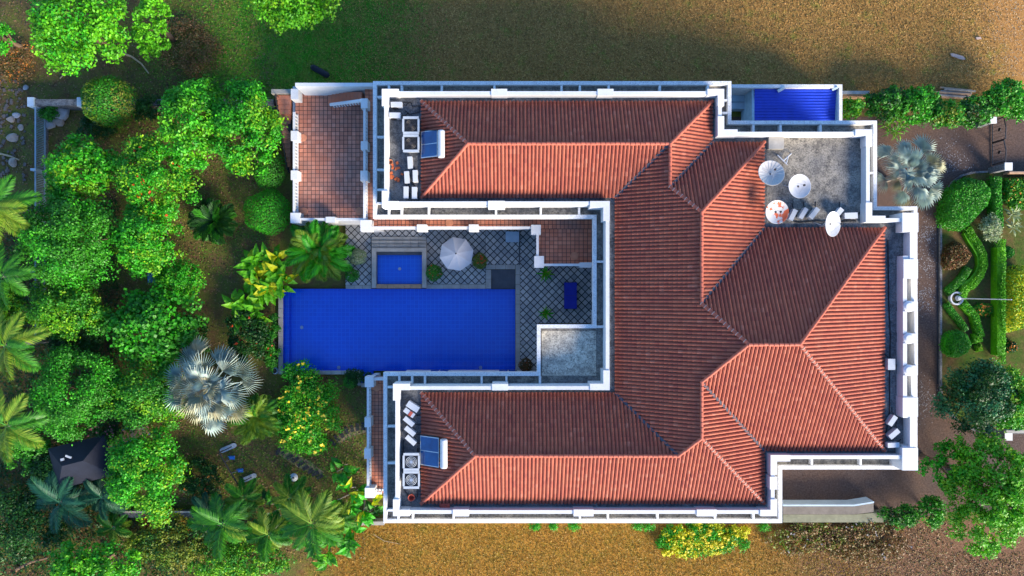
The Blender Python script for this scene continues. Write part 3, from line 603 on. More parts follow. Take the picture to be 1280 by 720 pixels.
m = MB(); m.pbox(940, 111, 943, 153, 0, 2.75); m.build('fascia', M['yard_wall'], yard); m = MB(); m.pbox(1045.9, 110, 1048.4, 153, 2.6, 2.9); m.build('fascia', M['yard_wall'], yard)
m = MB(); m.pbox(912, 109.8, 939.8, 127, .02, 1.0); m.build('tank_platform', M['yard_wall'], yard)
m = MB(); m.pbox(914, 128, 939.5, 136, .02, .9); m.build('wash_counter', M['pale_blue'], yard)
m = MB(); a = P(981, 109, 3.2); b_ = P(972, 114, 3.0); m.tube([a, b_], .16, 5); a = P(1047, 109, 3.2); b_ = P(1040, 112, 3.0); m.tube([a, b_], .14, 5); m.build('roof_bracket', M['pale_blue'], yard)
# ---- south-east boundary wall
bw = thing('boundary_wall', P(1030, 636, 0), 'stepped concrete boundary wall with pale inner face along the driveway', 'wall')
m = MB(); m.ppoly([(979, 633), (1068, 633), (1092, 629), (1092, 640), (1068, 643), (979, 643)], 0, 1.3); m.build('wall_top', M['weathered_brown'], bw)
m = MB(); m.ppoly([(979, 630.8), (1068, 630.8), (1092.5, 626.8), (1092.5, 628.8), (1068, 632.8), (979, 632.8)], 0, 1.34); m.build('inner_face', M['pale_blue'], bw)  # white wall face; the blue sky light on it is put into its colour
m = MB(); m.ppoly([(979, 643.2), (1070, 643.2), (1105, 640), (1105, 653), (979, 653)], 0, .7); m.build('footing_step', M['mossy_step'], bw)

# ------------------------------------------------------------------ rooftop equipment
def split_unit(a, c, l, wd, ang, z, label, mat='appliance', ht=.62, rustred=False):
    q = P(a, c, z + ht); o = thing('condenser_unit', (q[0], q[1], z), label, 'air conditioner', 'split condensers on the flat roof', R(ang))
    m = MB(); m.box(-l/2, -wd/2, l/2, wd/2, .08, ht); m.box(-l/2 - .01, -wd/2 - .01, l/2 + .01, wd/2 + .01, ht - .05, ht + .012); m.build('casing', M[mat], o, local=True)
    m = MB(); m.lathe(-l * .15, 0, [(0, 0), (wd * .62, 0), (wd * .62, .03)], 16); m.build('fan_grille', M['dark_steel'], o, local=True, loc=(0, -wd/2 - .03, ht/2), rot=(R(90), 0, 0))
    m = MB(); m.box(-l * .35, -wd * .6, -l * .28, wd * .6, 0, .08); m.box(l * .28, -wd * .6, l * .35, wd * .6, 0, .08); m.build('foot_rail', M['dark_steel'], o, local=True)
    m = MB(); m.tube([(l/2, .05, .2), (l/2 + .15, .05, .2), (l/2 + .22, .1, .02), (l/2 + .5, .3, .02)], .03, 5); m.build('pipe', M['black'], o, local=True)
    if rustred:
        m = MB(); m.box(.0, -wd/2 - .015, l * .28, wd/2 + .015, ht + .013, ht + .03); m.build('red_patch', M['brick_red'], o, local=True)
    return o
Zr = ZDK + .01
split_unit(495.5, 130.5, .82, .36, 0, Zr, 'upper of two loose white condenser boxes in the north wing roof corner'); split_unit(493.5, 144, .82, .38, 0, Zr, 'lower of two loose white condenser boxes along the north wing parapet')
split_unit(512.5, 203, .86, .34, -87, Zr, 'single white condenser box just below the top fan units, north wing')
split_unit(508.5, 221.5, .86, .34, -87, Zr, 'white condenser box of the middle pair, parapet side, north wing'); split_unit(519, 220, .86, .34, 92, Zr, 'white condenser box of the middle pair, tile side, north wing')
split_unit(507.5, 240.5, .86, .34, 90, Zr, 'white condenser box of the bottom pair, parapet side, north wing'); split_unit(518, 241, .86, .36, 90, Zr, 'white condenser box of the bottom pair, tile side, north wing')
split_unit(516, 508.5, .95, .44, -33, Zr, 'large slanted white condenser box at the head of the south wing row'); split_unit(511.5, 516, .86, .34, -36, Zr, 'slanted white condenser box with red patch, south wing row', rustred=True)
split_unit(511, 527, .86, .34, -40, Zr, 'middle slanted white condenser box of the south wing row'); split_unit(512.5, 539, .86, .34, -40, Zr, 'fourth slanted white condenser box of the south wing row'); split_unit(513.5, 550.5, .86, .34, -42, Zr, 'last slanted white condenser box next to the blue fan unit, south wing')
split_unit(991.5, 268.5, .86, .32, 63, Zr, 'slanted condenser box beside the rust stained dish', 'appliance_grey'); split_unit(1004.5, 266.5, .86, .30, 58, Zr, 'middle slanted condenser box on the dish terrace', 'appliance_grey'); split_unit(1018, 266.5, .92, .34, 52, Zr, 'slanted condenser box between the terrace row and tilted dish', 'appliance_grey')
split_unit(1048.5, 266, .8, .34, 50, Zr, 'slanted white condenser box half behind the tilted dish'); split_unit(1064, 269.5, .95, .42, 2, Zr, 'straight white condenser box in the corner of the dish terrace')
split_unit(1114.5, 455.5, .80, .52, 90, Zr, 'lone condenser box in the east roof gutter', 'appliance_grey'); split_unit(1116, 526, .8, .34, 55, Zr, 'upper slanted grey condenser in the south-east gutter corner', 'appliance_grey'); split_unit(1118, 542.5, .85, .36, 40, Zr, 'middle slanted grey condenser in the south-east gutter corner', 'appliance_grey'); split_unit(1117, 556.5, .85, .34, 2, Zr, 'straight condenser at the end of the south-east gutter', 'appliance')
def fan_unit(a, c, label, mat):
    q = P(a, c, Zr + .8); o = thing('fan_condenser', (q[0], q[1], Zr), label, 'air conditioner', 'top fan condensers on the flat roof'); h_ = .57
    m = MB(); m.box(-h_, -h_, h_, h_, .06, .74); m.build('casing', M['appliance_grey'], o, local=True)
    m = MB()
    for s_ in (-1, 1): m.box(-h_ - .012, s_ * h_ - .09, h_ + .012, s_ * h_ + .09, .741, .80); m.box(s_ * h_ - .07, -h_ + .095, s_ * h_ + .07, h_ - .095, .741, .795)
    m.build('top_frame', M['appliance_grey'], o, local=True)
    m = MB(); m.box(-h_ + .08, -h_ + .1, h_ - .08, h_ - .1, .741, .75); m.build('fan_well', M['black'], o, local=True)
    m = MB()
    for r_ in (.20, .30, .40):
        m.tube([(r_ * math.cos(t * math.pi / 10), r_ * math.sin(t * math.pi / 10), .78) for t in range(21)], .016, 4)
    m.build('guard_ring', M['appliance_grey' if mat == 'appliance' else 'dark_steel'], o, local=True)
    m = MB(); m.lathe(0, 0, [(0, .80), (.13, .80), (.15, .76), (.15, .74)], 16); m.build('fan_hub', M['steel' if mat == 'appliance' else 'dark_steel'], o, local=True)
    for k_ in range(4):
        m = MB(); m.rbox(.22, 0, .3, .13, 0, .756, .77); m.build('fan_blade', M['dark_steel'], o, local=True, rot=(0, 0, k_ * math.pi / 2 + .3))
fan_unit(513.5, 156.5, 'grey top fan unit beside the solar heater, north wing, upper one', 'appliance_grey'); fan_unit(513.5, 179, 'grey top fan unit beside the solar heater, north wing, lower one', 'appliance_grey')
fan_unit(514, 577.5, 'pale ringed fan unit next to the slanted condenser row, south wing', 'appliance'); fan_unit(514, 600, 'pale ringed fan unit near the red bucket, south wing', 'appliance')
# painted steel frame, red buckets and pots left on the roof
def small(name, label, cat, builder, mat, a, c, z): q = P(a, c, z); o = builder(MB(), q).build(name, M[mat]); return tag(o, label, cat)
small('bucket', 'red bucket on the south wing flat roof', 'bucket', lambda m, q: m.lathe(q[0], q[1], [(0, q[2]), (.2, q[2]), (.26, q[2] + .4), (.22, q[2] + .38), (.18, q[2] + .08), (0, q[2] + .08)], 14), 'brick_red', 515, 620.5, Zr)
small('tile_stack', 'small stack of red roof tiles in the south gutter', 'tiles', lambda m, q: [m.rbox(q[0] + random.uniform(-.03, .03), q[1], .75, .34, random.uniform(-.1, .1), q[2] + i * .06, q[2] + i * .06 + .05) for i in range(4)] and m, 'brick_red', 556, 631, Zr)
small('clay_pot', 'orange clay pot by the north wing parapet', 'pot', lambda m, q: m.lathe(q[0], q[1], [(0, q[2]), (.14, q[2]), (.2, q[2] + .35), (.16, q[2] + .34), (.12, q[2] + .1), (0, q[2] + .1)], 14), 'terra_pot', 489, 203.5, Zr)
bt = thing('broken_tiles', P(490, 217, Zr), 'scatter of broken orange tiles on the north wing flat roof', 'tiles')
for i in range(14):
    m = MB(); m.rbox(0, 0, random.uniform(.14, .3), random.uniform(.12, .2), random.uniform(0, 3), 0, random.uniform(.03, .1)); m.build('tile_shard', M['rust'], bt, local=True, loc=(random.uniform(-.1, .8), random.gauss(0, .45), 0))
def pipes(label, pts, z):
    m = MB(); m.tube([P(a, c, z + .06) for a, c in pts], .035, 5); tag(m.build('roof_pipe', M['black']), label, 'pipe')
pipes('dark pipe looping past the condensers on the north wing roof', [(504, 128), (514, 128), (516, 134), (524, 132), (524, 140), (512, 143), (506, 138)], Zr); pipes('dark pipe beside the fan units on the south wing roof', [(504, 550), (504, 565), (505, 612), (512, 622), (522, 621), (522, 560)], Zr)
pipes('dark pipe along the condensers on the dish terrace', [(984, 275), (1000, 278), (1020, 276), (1050, 277), (1070, 276)], Zr)
pipes('dark pipe running down the east roof gutter', [(1110, 300), (1111, 380), (1113, 420), (1112, 470), (1112, 515), (1108, 540)], Zr)
# solar water heaters lying on the west-facing hips
def solar(a0, c0, a1, c1, tx0, tx1, ty0, ty1, label):
    z0 = 8.25; q = P(a0, (c0 + c1) / 2, z0); o = thing('solar_heater', q, label, 'solar heater', 'solar water heaters on the roof')
    wl = (a1 - a0) * (H - z0) / F; ln = (c1 - c0) * (H - z0) / F; rs = wl * TP
    def slab(m, u0, u1, v0, v1, h0, h1):
        vs = [(u * wl, v * ln - ln / 2, u * rs + h) for h in (h0, h1) for u, v in ((u0, v0), (u1, v0), (u1, v1), (u0, v1))]
        m.add(vs, [(3, 2, 1, 0), (4, 5, 6, 7), (0, 1, 5, 4), (1, 2, 6, 5), (2, 3, 7, 6), (3, 0, 4, 7)])
    m = MB(); slab(m, 0, 1, 0, 1, .02, .10); m.build('collector_frame', M['steel'], o, local=True)
    for v0, v1 in ((.03, .485), (.515, .97)): m = MB(); slab(m, .03, .97, v0, v1, .101, .115); m.build('collector_panel', M['solar'], o, local=True)
    tz = z0 + rs + .45; y0, y1 = XY(0, ty1, tz)[1] - q[1], XY(0, ty0, tz)[1] - q[1]; xc = (XY(tx0, 0, tz)[0] + XY(tx1, 0, tz)[0]) / 2 - q[0]; r_ = (tx1 - tx0) / 2 * (H - tz) / F
    m = MB(); m.tube([(xc, y0, tz - z0), (xc, y0 + .08, tz - z0), (xc, y1 - .08, tz - z0), (xc, y1, tz - z0)], [r_ * .85, r_, r_, r_ * .85], 20); m.build('tank', M['appliance'], o, local=True, smooth=False)
    m = MB()
    for v in (.15, .85): m.tube([(xc, y0 + (y1 - y0) * v, tz - z0 - r_), (xc, y0 + (y1 - y0) * v, rs - .1)], .04, 5)
    m.build('tank_leg', M['dark_steel'], o, local=True); m = MB(); m.tube([(xc - r_, y1 + .05, tz - z0), (xc - r_ - .3, y1 + .12, rs), (0, ln / 2 + .1, .12)], .03, 5); m.build('pipe', M['black'], o, local=True)
solar(526.5, 165, 548, 198, 547, 556, 163, 197, 'solar water heater with white tank on the north wing hip'); solar(525.5, 544, 550, 580.5, 550, 559.5, 549, 585, 'solar water heater with white tank on the south wing hip')
# satellite dishes
def dish(a, c, rx, mat, tilt, az, label, z=9.5, ribs=0, sq=1.0):
    q = P(a, c, z); o = thing('satellite_dish', (q[0], q[1], Zr), label, 'satellite dish', 'satellite dishes on the roof terrace'); rr = rx * (H - z) / F; h_ = z - Zr
    m = MB(); m.tube([(0, 0, 0), (0, 0, h_ - .12)], .07, 8); m.tube([(0, 0, .6), (.45, .25, 0)], .03, 5); m.tube([(0, 0, .6), (-.4, .3, 0)], .03, 5); m.build('mast', M['steel'], o, local=True)
    n_ = 36; prof = [(0, 0)] + [(rr * t / 6, rr * .26 * (t / 6) ** 2) for t in range(1, 7)] + [(rr + .02, rr * .26 + .012), (rr + .02, rr * .26 - .03)] + [(rr * t / 6, rr * .26 * (t / 6) ** 2 - .035) for t in range(5, 0, -1)]
    m = MB(); m.lathe(0, 0, prof, n_); e = (R(tilt) * math.cos(R(az)), R(tilt) * math.sin(R(az)), 0)
    ds_ = m.build('reflector', M[mat], o, local=True, loc=(0, 0, h_ - .05), rot=e, smooth=True)
    if ribs:
        m = MB()
        for k_ in range(ribs):
            an = 2 * math.pi * k_ / ribs; m.tube([(rr * t / 4 * math.cos(an), rr * t / 4 * math.sin(an), rr * .26 * (t / 4) ** 2 + .01) for t in range(5)], .014, 4)
        m.build('rib', M['appliance_grey'], ds_, local=True)
    f_ = rr * .95; m = MB()
    for k_ in range(3): an = 2 * math.pi * k_ / 3 + .5; m.tube([(rr * .7 * math.cos(an), rr * .7 * math.sin(an), rr * .13), (.03, 0, f_)], .012, 4)
    m.build('feed_strut', M['steel'], ds_, local=True)
    m = MB(); m.lathe(0, 0, [(0, f_ + .1), (.06, f_ + .1), (.09, f_ - .02), (0, f_ - .02)], 10); m.build('feed_horn', M['dark_steel'], ds_, local=True)
    m = MB(); m.lathe(0, 0, [(0, .03), (.07, .03), (.08, .005)], 10); m.build('centre_bolt', M['dark_steel'], ds_, local=True)
dish(963, 217.5, 16.2, 'dish_mesh', 12, 170, 'ribbed grey mesh satellite dish beside the orange tile slope', ribs=18); dish(998, 233, 14.6, 'dish', 8, 80, 'plain white satellite dish in the middle of the rooftop terrace')
dish(970, 265, 14.4, 'dish_rust', 6, 40, 'white satellite dish with orange rust patches'); dish(1038, 280, 15.4, 'dish', 33, 84, 'white satellite dish tilted over the tile edge', 9.8)
m = MB(); 
for p_, q_ in (((972, 194), (984, 206)), ((979, 201), (989, 192)), ((983, 204), (985, 196))): m.tube([P(*p_, Zr + .25), P(*q_, Zr + .25)], .05, 5)
for p_ in ((972, 194), (984, 206), (989, 192)): m.tube([P(*p_, Zr + .25), P(*p_, Zr)], .04, 5)
tag(m.build('antenna_frame', M['appliance']), 'white Y shaped antenna frame lying on the rooftop terrace', 'antenna')

# ------------------------------------------------------------------ courtyard furniture
q = P(570, 317, 2.6); par = thing('parasol', (q[0], q[1], ZD + .03), 'open grey-white octagonal parasol on the pool deck', 'parasol')
for k_ in range(8):
    a0, a1 = 2 * math.pi * (k_ + .28) / 8, 2 * math.pi * (k_ + 1.28) / 8; rr = 1.46; m = MB(); vs = []
    for t in range(5):
        for s_ in range(5):
            f_ = t / 4; an = a0 + (a1 - a0) * s_ / 4; rad = rr * f_ * (math.cos(math.pi / 8) / math.cos((s_ / 4 - .5) * math.pi / 4)); sag = .05 * math.sin(math.pi * s_ / 4) * f_
            vs.append((rad * math.cos(an), rad * math.sin(an), 2.42 - .62 * f_ ** 1.15 - sag))
    m.add(vs, [(t * 5 + s_, t * 5 + s_ + 1, t * 5 + s_ + 6, t * 5 + s_ + 5) for t in range(4) for s_ in range(4)]); m.build('canopy_panel', M['fabric'], par, local=True, smooth=False)
    m = MB(); m.tube([(0, 0, 2.40), (rr * math.cos(a0), rr * math.sin(a0), 1.76)], .018, 4); m.build('rib', M['steel'], par, local=True)
m = MB(); m.tube([(0, 0, 0), (0, 0, 2.5)], .035, 8); m.build('pole', M['steel'], par, local=True); m = MB(); m.lathe(0, 0, [(0, .12), (.28, .1), (.32, 0)], 16); m.build('base', M['grey_concrete'], par, local=True)
m = MB(); m.lathe(0, 0, [(0, 2.56), (.05, 2.54), (.07, 2.45), (.05, 2.41)], 10); m.build('finial', M['dark_steel'], par, local=True)
q = P(713, 369.5, .6); db = thing('daybed', (q[0], q[1], ZD + .03), 'deep blue daybed on the courtyard paving', 'daybed'); 
m = MB(); m.box(-.55, -1.15, .55, 1.15, .22, .34); m.build('frame', M['dark_steel'], db, local=True)
for y0, y1 in ((-1.13, -.02), (.0, 1.13)): m = MB(); m.box(-.54, y0, .54, y1, .345, .47); m.build('cushion', M['blue_cloth'], db, local=True)
for sx in (-1, 1):
    for sy in (-1, 1): m = MB(); m.box(sx * .5 - .04, sy * 1.08 - .04, sx * .5 + .04, sy * 1.08 + .04, 0, .22); m.build('leg', M['dark_steel'], db, local=True)
q = P(640.5, 296, .9); cb_ = thing('storage_chest', (q[0], q[1], ZD + .03), 'pale blue storage chest against the balcony edge', 'chest')
m = MB(); m.box(-.55, -.42, .55, .42, .02, .55); m.build('body', M['pale_blue'], cb_, local=True); m = MB(); m.box(-.58, -.45, .58, .45, .555, .62); m.build('lid', M['pale_blue'], cb_, local=True)

# ------------------------------------------------------------------ plants
def unit(v): return v / np.maximum(np.linalg.norm(v, axis=-1, keepdims=True), 1e-6)
def leaves(C, N, size, asp, rng):
    """diamond leaves, one island each, centred at C with normal about N"""
    n = len(C); t = unit(np.cross(N, rng.normal(size=(n, 3)))); s = np.cross(N, t); sz = size * rng.uniform(.65, 1.35, (n, 1))
    d = rng.uniform(.0, .35, (n, 1)) * sz
    V = np.stack([C - t * sz * .5, C + s * sz * asp * .5 - N * d * .3, C + t * sz * .5 - N * d, C - s * sz * asp * .5 - N * d * .3], 1).reshape(-1, 3)
    return V, np.arange(4 * n).reshape(n, 4)
def outline(rng):
    a = rng.uniform(0, 6.28, 3); k = np.array([.11, .09, .07]); return lambda th: 1 + k[0] * np.sin(2 * th + a[0]) + k[1] * np.sin(3 * th + a[1]) + k[2] * np.sin(5 * th + a[2])
def crown_pts(rng, Rx, Ry, hc, nleaf, clump, rot=0, tight=False, low=.0):
    if tight:
        d = unit(rng.normal(size=(nleaf, 3)) + np.array([0, 0, .6])); d[:, 2] = np.where(d[:, 2] < -.25, -d[:, 2], d[:, 2])
        wv = 1 + .05 * np.sin(d[:, 0] * 5 + rng.uniform(0, 6)) + .04 * np.sin(d[:, 1] * 7 + rng.uniform(0, 6)); rad = rng.uniform(.9, 1.0, (nleaf, 1)) * wv[:, None]
        C = d * rad * np.array([Rx, Ry, hc]); N = unit(d + .45 * rng.normal(size=(nleaf, 3)) + np.array([0, 0, .3]))
    else:
        ol = outline(rng); R0 = min(Rx, Ry); nc = int(max(12, 3.2 * Rx * Ry / (clump * clump)))
        th = rng.uniform(0, 2 * math.pi, nc); rho = np.sqrt(rng.uniform(0, 1, nc)); lim = ol(th)
        cx, cy = rho * lim * (Rx - clump * .5) * np.cos(th), rho * lim * (Ry - clump * .5) * np.sin(th)
        cz = hc * (1 - rho ** 2) * rng.uniform(.65, 1.1, nc) + rng.normal(0, .12 * hc, nc) + low; cr = clump * rng.uniform(.6, 1.25, nc)
        pick = rng.choice(nc, nleaf, p=(cr ** 2) / (cr ** 2).sum()); d = unit(rng.normal(size=(nleaf, 3)) + np.array([0, 0, .55]))
        C = np.stack([cx, cy, cz], -1)[pick] + d * (cr[pick] * rng.uniform(.45, 1.05, nleaf))[:, None] * np.array([1, 1, .8]); N = unit(d * .7 + .55 * rng.normal(size=(nleaf, 3)) + np.array([0, 0, .55]))
    c, s = math.cos(rot), math.sin(rot); C = np.stack([C[:, 0] * c - C[:, 1] * s, C[:, 0] * s + C[:, 1] * c, C[:, 2]], -1); return C, N
SEED = [100]
def tree(name, a, c, rx, ht, label, mat, cat='tree', ry=None, leaf=.24, clump=None, dens=1.0, tight=False, flowers=None, rot=0, group=None, asp=.62, trunk=True, bark='bark', flat=.45, ground=0.0, alt=None):
    SEED[0] += 1; rng = np.random.default_rng(SEED[0]); ry = ry or rx; leaf = leaf * .86
    zc = ht * (.78 if not tight else .55); grow = 1.0 if tight else 1.16; k_ = (H - zc) / F; Rx, Ry = rx * k_ * grow, ry * k_ * grow; q = P(a, c, zc); o = thing(name, (q[0], q[1], ground), label, cat, group)
    hc = (ht - ht * .62) if not tight else ht * .5; clump = clump or max(.38, .25 * min(Rx, Ry))
    nl = int(dens * 6.5 * Rx * Ry * math.pi / (leaf * leaf * asp)); nl = min(nl, 30000)
    C, N = crown_pts(rng, Rx, Ry, hc if not tight else ht * .5, nl, clump, rot, tight); base = ht * .62 if not tight else ht * .5; C[:, 2] += base
    C[:, 2] = np.maximum(C[:, 2], .04)
    V, Q = leaves(C, N, leaf, asp, rng); cr = link('crown', np_mesh(V, Q), M[mat], o)
    if alt:                                    # a share of the crown in a second leaf colour
        nm, share = alt; n2 = int(nl * share); C2, N2 = crown_pts(rng, Rx, Ry, hc if not tight else ht * .5, n2, clump, rot, tight); C2[:, 2] += base + .03
        V, Q = leaves(C2, N2, leaf, asp, rng); link('young_leaves', np_mesh(V, Q), M[nm], o)
    if flowers:
        fm, nf, fs = flowers; hi = np.nonzero(C[:, 2] > np.percentile(C[:, 2], 45))[0]; sel = rng.choice(hi, nf)
        Cs = np.repeat(C[sel] + np.array([0, 0, .14]), 4, 0) + rng.normal(0, fs * .35, (nf * 4, 3)); Ns = unit(rng.normal(0, .5, (nf * 4, 3)) + np.array([0, 0, 1])); V, Q = leaves(Cs, Ns, fs, .8, rng); tag(link('flowers', np_mesh(V, Q), M[fm], o), kind='stuff')
    if trunk:
        m = MB(); tr = max(.05, .035 * ht + .02); top = base + hc * .3; m.tube([(0, 0, 0), (random.uniform(-.1, .1), random.uniform(-.1, .1), top * .5), (0, 0, top)], [tr * 1.4, tr, tr * .7], 7)
        for i in range(5):
            an = i * 1.257 + random.uniform(-.3, .3); l_ = random.uniform(.5, .8); m.tube([(0, 0, top * .55), (Rx * l_ * .5 * math.cos(an), Ry * l_ * .5 * math.sin(an), top * .85), (Rx * l_ * math.cos(an), Ry * l_ * math.sin(an), base + hc * .35)], [tr * .6, tr * .4, tr * .15], 5)
        m.build('trunk', M[bark], o, local=True)
    return o
# fronds: feather, fan and broad blade -- a few shared meshes each
def feather(L_, nl, ll, wd, droop, seed, up=.35):
    rng = np.random.default_rng(seed); V = []; Q = []; f = lambda s: np.array([L_ * s * (1 - .12 * s * s), 0, L_ * (up * s - droop * s * s)])
    for i in range(10):
        p, q_ = f(i / 10), f((i + 1) / 10); w0, w1 = .05 * (1 - i / 11), .05 * (1 - (i + 1) / 11); b0 = len(V); V += [p + [0, -w0, 0], q_ + [0, -w1, 0], q_ + [0, w1, 0], p + [0, w0, 0]]; Q.append([b0, b0 + 1, b0 + 2, b0 + 3])
    for i in range(nl):
        s = .10 + .9 * i / (nl - 1); p = f(s); le = ll * (math.sin(math.pi * min(1, .18 + .80 * s)) ** .6) * rng.uniform(.85, 1.1)
        for sd_ in (-1, 1):
            an = R(62 - 32 * s) + rng.normal(0, .06); d = np.array([math.cos(an), sd_ * math.sin(an), .12]); d[2] -= .1; e = np.array([d[0] * le, d[1] * le, -.32 * le + .15 * le]); nrm = np.array([-d[1], d[0], 0]) * wd * .5
            b0 = len(V); V += [p, p + e * .45 + nrm + [0, 0, .09 * le], p + e, p + e * .45 - nrm + [0, 0, .05 * le]]; Q.append([b0, b0 + 1, b0 + 2, b0 + 3])
    return np_mesh(V, Q)
def fan(Lp, Lb, nseg, seed, spread=68):
    rng = np.random.default_rng(seed); V = []; Q = []; c0 = np.array([Lp, 0, Lp * .25])
    V += [[0, -.05, 0], [0, .05, 0], c0 + [0, .025, 0], c0 - [0, .025, 0]]; Q.append([0, 1, 2, 3])
    for i in range(nseg):
        an = R(-spread + 2 * spread * i / (nseg - 1)); le = Lb * (1 - .22 * abs(an) / R(spread)) * rng.uniform(.93, 1.05); d = np.array([math.cos(an), math.sin(an), 0]); nn = np.array([-d[1], d[0], 0]); hw = le * .55 * R(spread) / nseg * .62
        md = c0 + d * le * .55 + np.array([0, 0, .10 * le]); tip = c0 + d * le + np.array([0, 0, -.10 * le * rng.uniform(.4, 1.6)]); b0 = len(V); fold = .085 * le
        V += [c0, md - nn * hw + [0, 0, -fold], tip, md + [0, 0, fold]]; Q.append([b0, b0 + 1, b0 + 2, b0 + 3]); b0 = len(V); V += [c0, md + [0, 0, fold], tip, md + nn * hw + [0, 0, -fold]]; Q.append([b0, b0 + 1, b0 + 2, b0 + 3])
    return np_mesh(V, Q)
def blade(L_, wd, seed, up=.7, droop=.8):
    V = []; Q = []; n_ = 9; rng = np.random.default_rng(seed)
    for i in range(n_ + 1):
        s = i / n_; z = L_ * (up * s - droop * s * s); x = L_ * s * (1 - .1 * s); w_ = wd * (math.sin(math.pi * (max(0, s - .18) / .82) ** .75) if s > .18 else .03) * .5 + .012; e = .12 * w_ * (1 if i % 2 else -1)
        V += [(x, -w_, z + w_ * .35 + e), (x, 0, z), (x, w_, z + w_ * .35 - e)]
    for i in range(n_):
        for k_ in (0, 1): b0 = i * 3 + k_; Q.append([b0, b0 + 3, b0 + 4, b0 + 1])
    return np_mesh(V, Q)
def plant(name, a, c, zc, label, cat, meshes, mat, n_, scale=1.0, tilt=(5, 55), group=None, stem=.14, frond='frond', ground=0.0, stems=1, spread=.0, second=None, bark='bark_grey'):
    q = P(a, c, zc); o = thing(name, (q[0], q[1], ground), label, cat, group); rnd = random.Random(int(a * 31 + c))
    m = MB(); pts = []
    for k_ in range(stems):
        an = 6.28 * k_ / max(1, stems); ox, oy = (spread * math.cos(an) * rnd.uniform(.4, 1), spread * math.sin(an) * rnd.uniform(.4, 1)) if stems > 1 else (0, 0); pts.append((ox, oy)); m.tube([(ox * .6, oy * .6, 0), (ox, oy, zc)], [stem * 1.25, stem], 7)
    m.build('trunk', M[bark], o, local=True)
    for i in range(n_):
        f_ = (i + .5) / n_; me = meshes[min(4, int(f_ * 5))] if len(meshes) == 5 else meshes[i % len(meshes)]; ox, oy = pts[i % len(pts)]
        ob = bpy.data.objects.new(frond, me); COL.objects.link(ob); ob.parent = o; ob.location = (ox, oy, zc); sc = scale * rnd.uniform(.85, 1.1); ob.scale = (sc, sc, sc)
        ob.rotation_euler = (rnd.uniform(-.22, .22), rnd.uniform(-.16, .16) + R(tilt[0] + (tilt[1] - tilt[0]) * f_ - 25) , i * 2.399 + rnd.uniform(-.2, .2))
        mm = M[second[0]] if second and rnd.random() < second[1] else M[mat]
        if not me.materials: me.materials.append(mm)
        ob.material_slots[0].link = 'OBJECT'; ob.material_slots[0].material = mm
    return o
F_long = [feather(3.3, 52, .95, .085, .42, s) for s in (1, 2, 3)]; F_mid = [feather(2.6, 40, .75, .11, .45, s) for s in (4, 5, 6)]; F_fine = [feather(2.4, 56, .62, .06, .55, s, .5) for s in (14, 15, 16)]; F_short = [feather(1.7, 26, .5, .085, .5, s) for s in (7, 8, 9)]
F_fan = [fan(lp, lb, 17, i) for i, (lp, lb) in enumerate(((1.95, 1.45), (1.8, 1.5), (1.45, 1.45), (1.0, 1.35), (.6, 1.1)))]; F_blade = [blade(1.5, .48, s) for s in (1, 2)]; F_strap = [blade(1.3, .16, s, .9, .7) for s in (3, 4)]; F_grass = [blade(.9, .05, s, 1.2, 1.1) for s in (5, 6)]

# ---- west garden trees and shrubs
G = 'trees and shrubs of the west garden'
tree('leafy_tree', 92, 30, 56, 6.5, 'large bright lime tree outside the wall corner, north-west', 'lf_lime', ry=50, leaf=.30, alt=('lf_bright', .3), group=G)
tree('leafy_tree', 188, 28, 19, 5, 'narrow lime green tree beside the large lime tree', 'lf_lime', ry=46, leaf=.28, group=G)
tree('leafy_tree', 0, 45, 10, 4, 'sliver of lime green tree at the stony ground', 'lf_bright', ry=20, group=G)
tree('leafy_tree', 362, -6, 48, 6, 'yellow-lime tree at the top of the green lawn', 'lf_lime', ry=36, leaf=.28, alt=('lf_yellow', .4), group=G)
tree('clipped_tree', 137, 127, 33, 4.2, 'round clipped green tree with brownish flecks by the garden wall', 'lf_mid', leaf=.19, tight=True, dens=.6, alt=('lf_olive', .5), group=G)
tree('leafy_tree', 238, 152, 40, 6, 'bright green tree in front of the wall, left of the yellow-flecked tree', 'lf_bright', ry=48, leaf=.27, alt=('lf_lime', .5), group=G)
tree('leafy_tree', 305, 162, 40, 6, 'bright tree with yellow tips beside the terrace stair', 'lf_bright', ry=52, leaf=.27, alt=('lf_yellow', .35), group=G)
tree('leafy_tree', 97, 214, 46, 5, 'green tree with golden leaf tips along the west fence', 'lf_bright', ry=34, leaf=.30, alt=('lf_yellow', .45), rot=.4, group=G)
tree('leafy_tree', 188, 220, 46, 5.5, 'yellow-green tree dotted with red flowers', 'lf_bright', ry=44, leaf=.24, alt=('lf_yellow', .3), flowers=('fl_red', 34, .2), group=G)
tree('leafy_tree', 180, 297, 40, 5, 'yellow-green tree below the red flowered tree', 'lf_bright', ry=40, leaf=.24, alt=('lf_yellow', .4), group=G)
tree('leafy_tree', 82, 300, 56, 6, 'broad dark green tree spreading over the west fence', 'lf_mid', ry=52, leaf=.22, alt=('lf_bright', .35), group=G)
tree('round_bush', 335, 265, 30, 2.6, 'smooth round bright green bush at the terrace corner', 'lf_bright', 'bush', leaf=.15, tight=True, dens=.6, group=G)
tree('round_bush', 336, 213, 20, 2.4, 'dark green bush between the stair and the round bright bush', 'lf_mid', 'bush', ry=26, leaf=.18, tight=True, dens=.6, group=G)
tree('leafy_shrub', 222, 353, 28, 3, 'small bright green shrub beside the blue bench', 'lf_bright', 'shrub', ry=26, leaf=.2, alt=('lf_lime', .3), group=G)
tree('leafy_tree', 80, 385, 50, 4.5, 'green tree with yellow edge under the spreading dark tree', 'lf_mid', ry=32, leaf=.22, alt=('lf_yellow', .45), group=G)
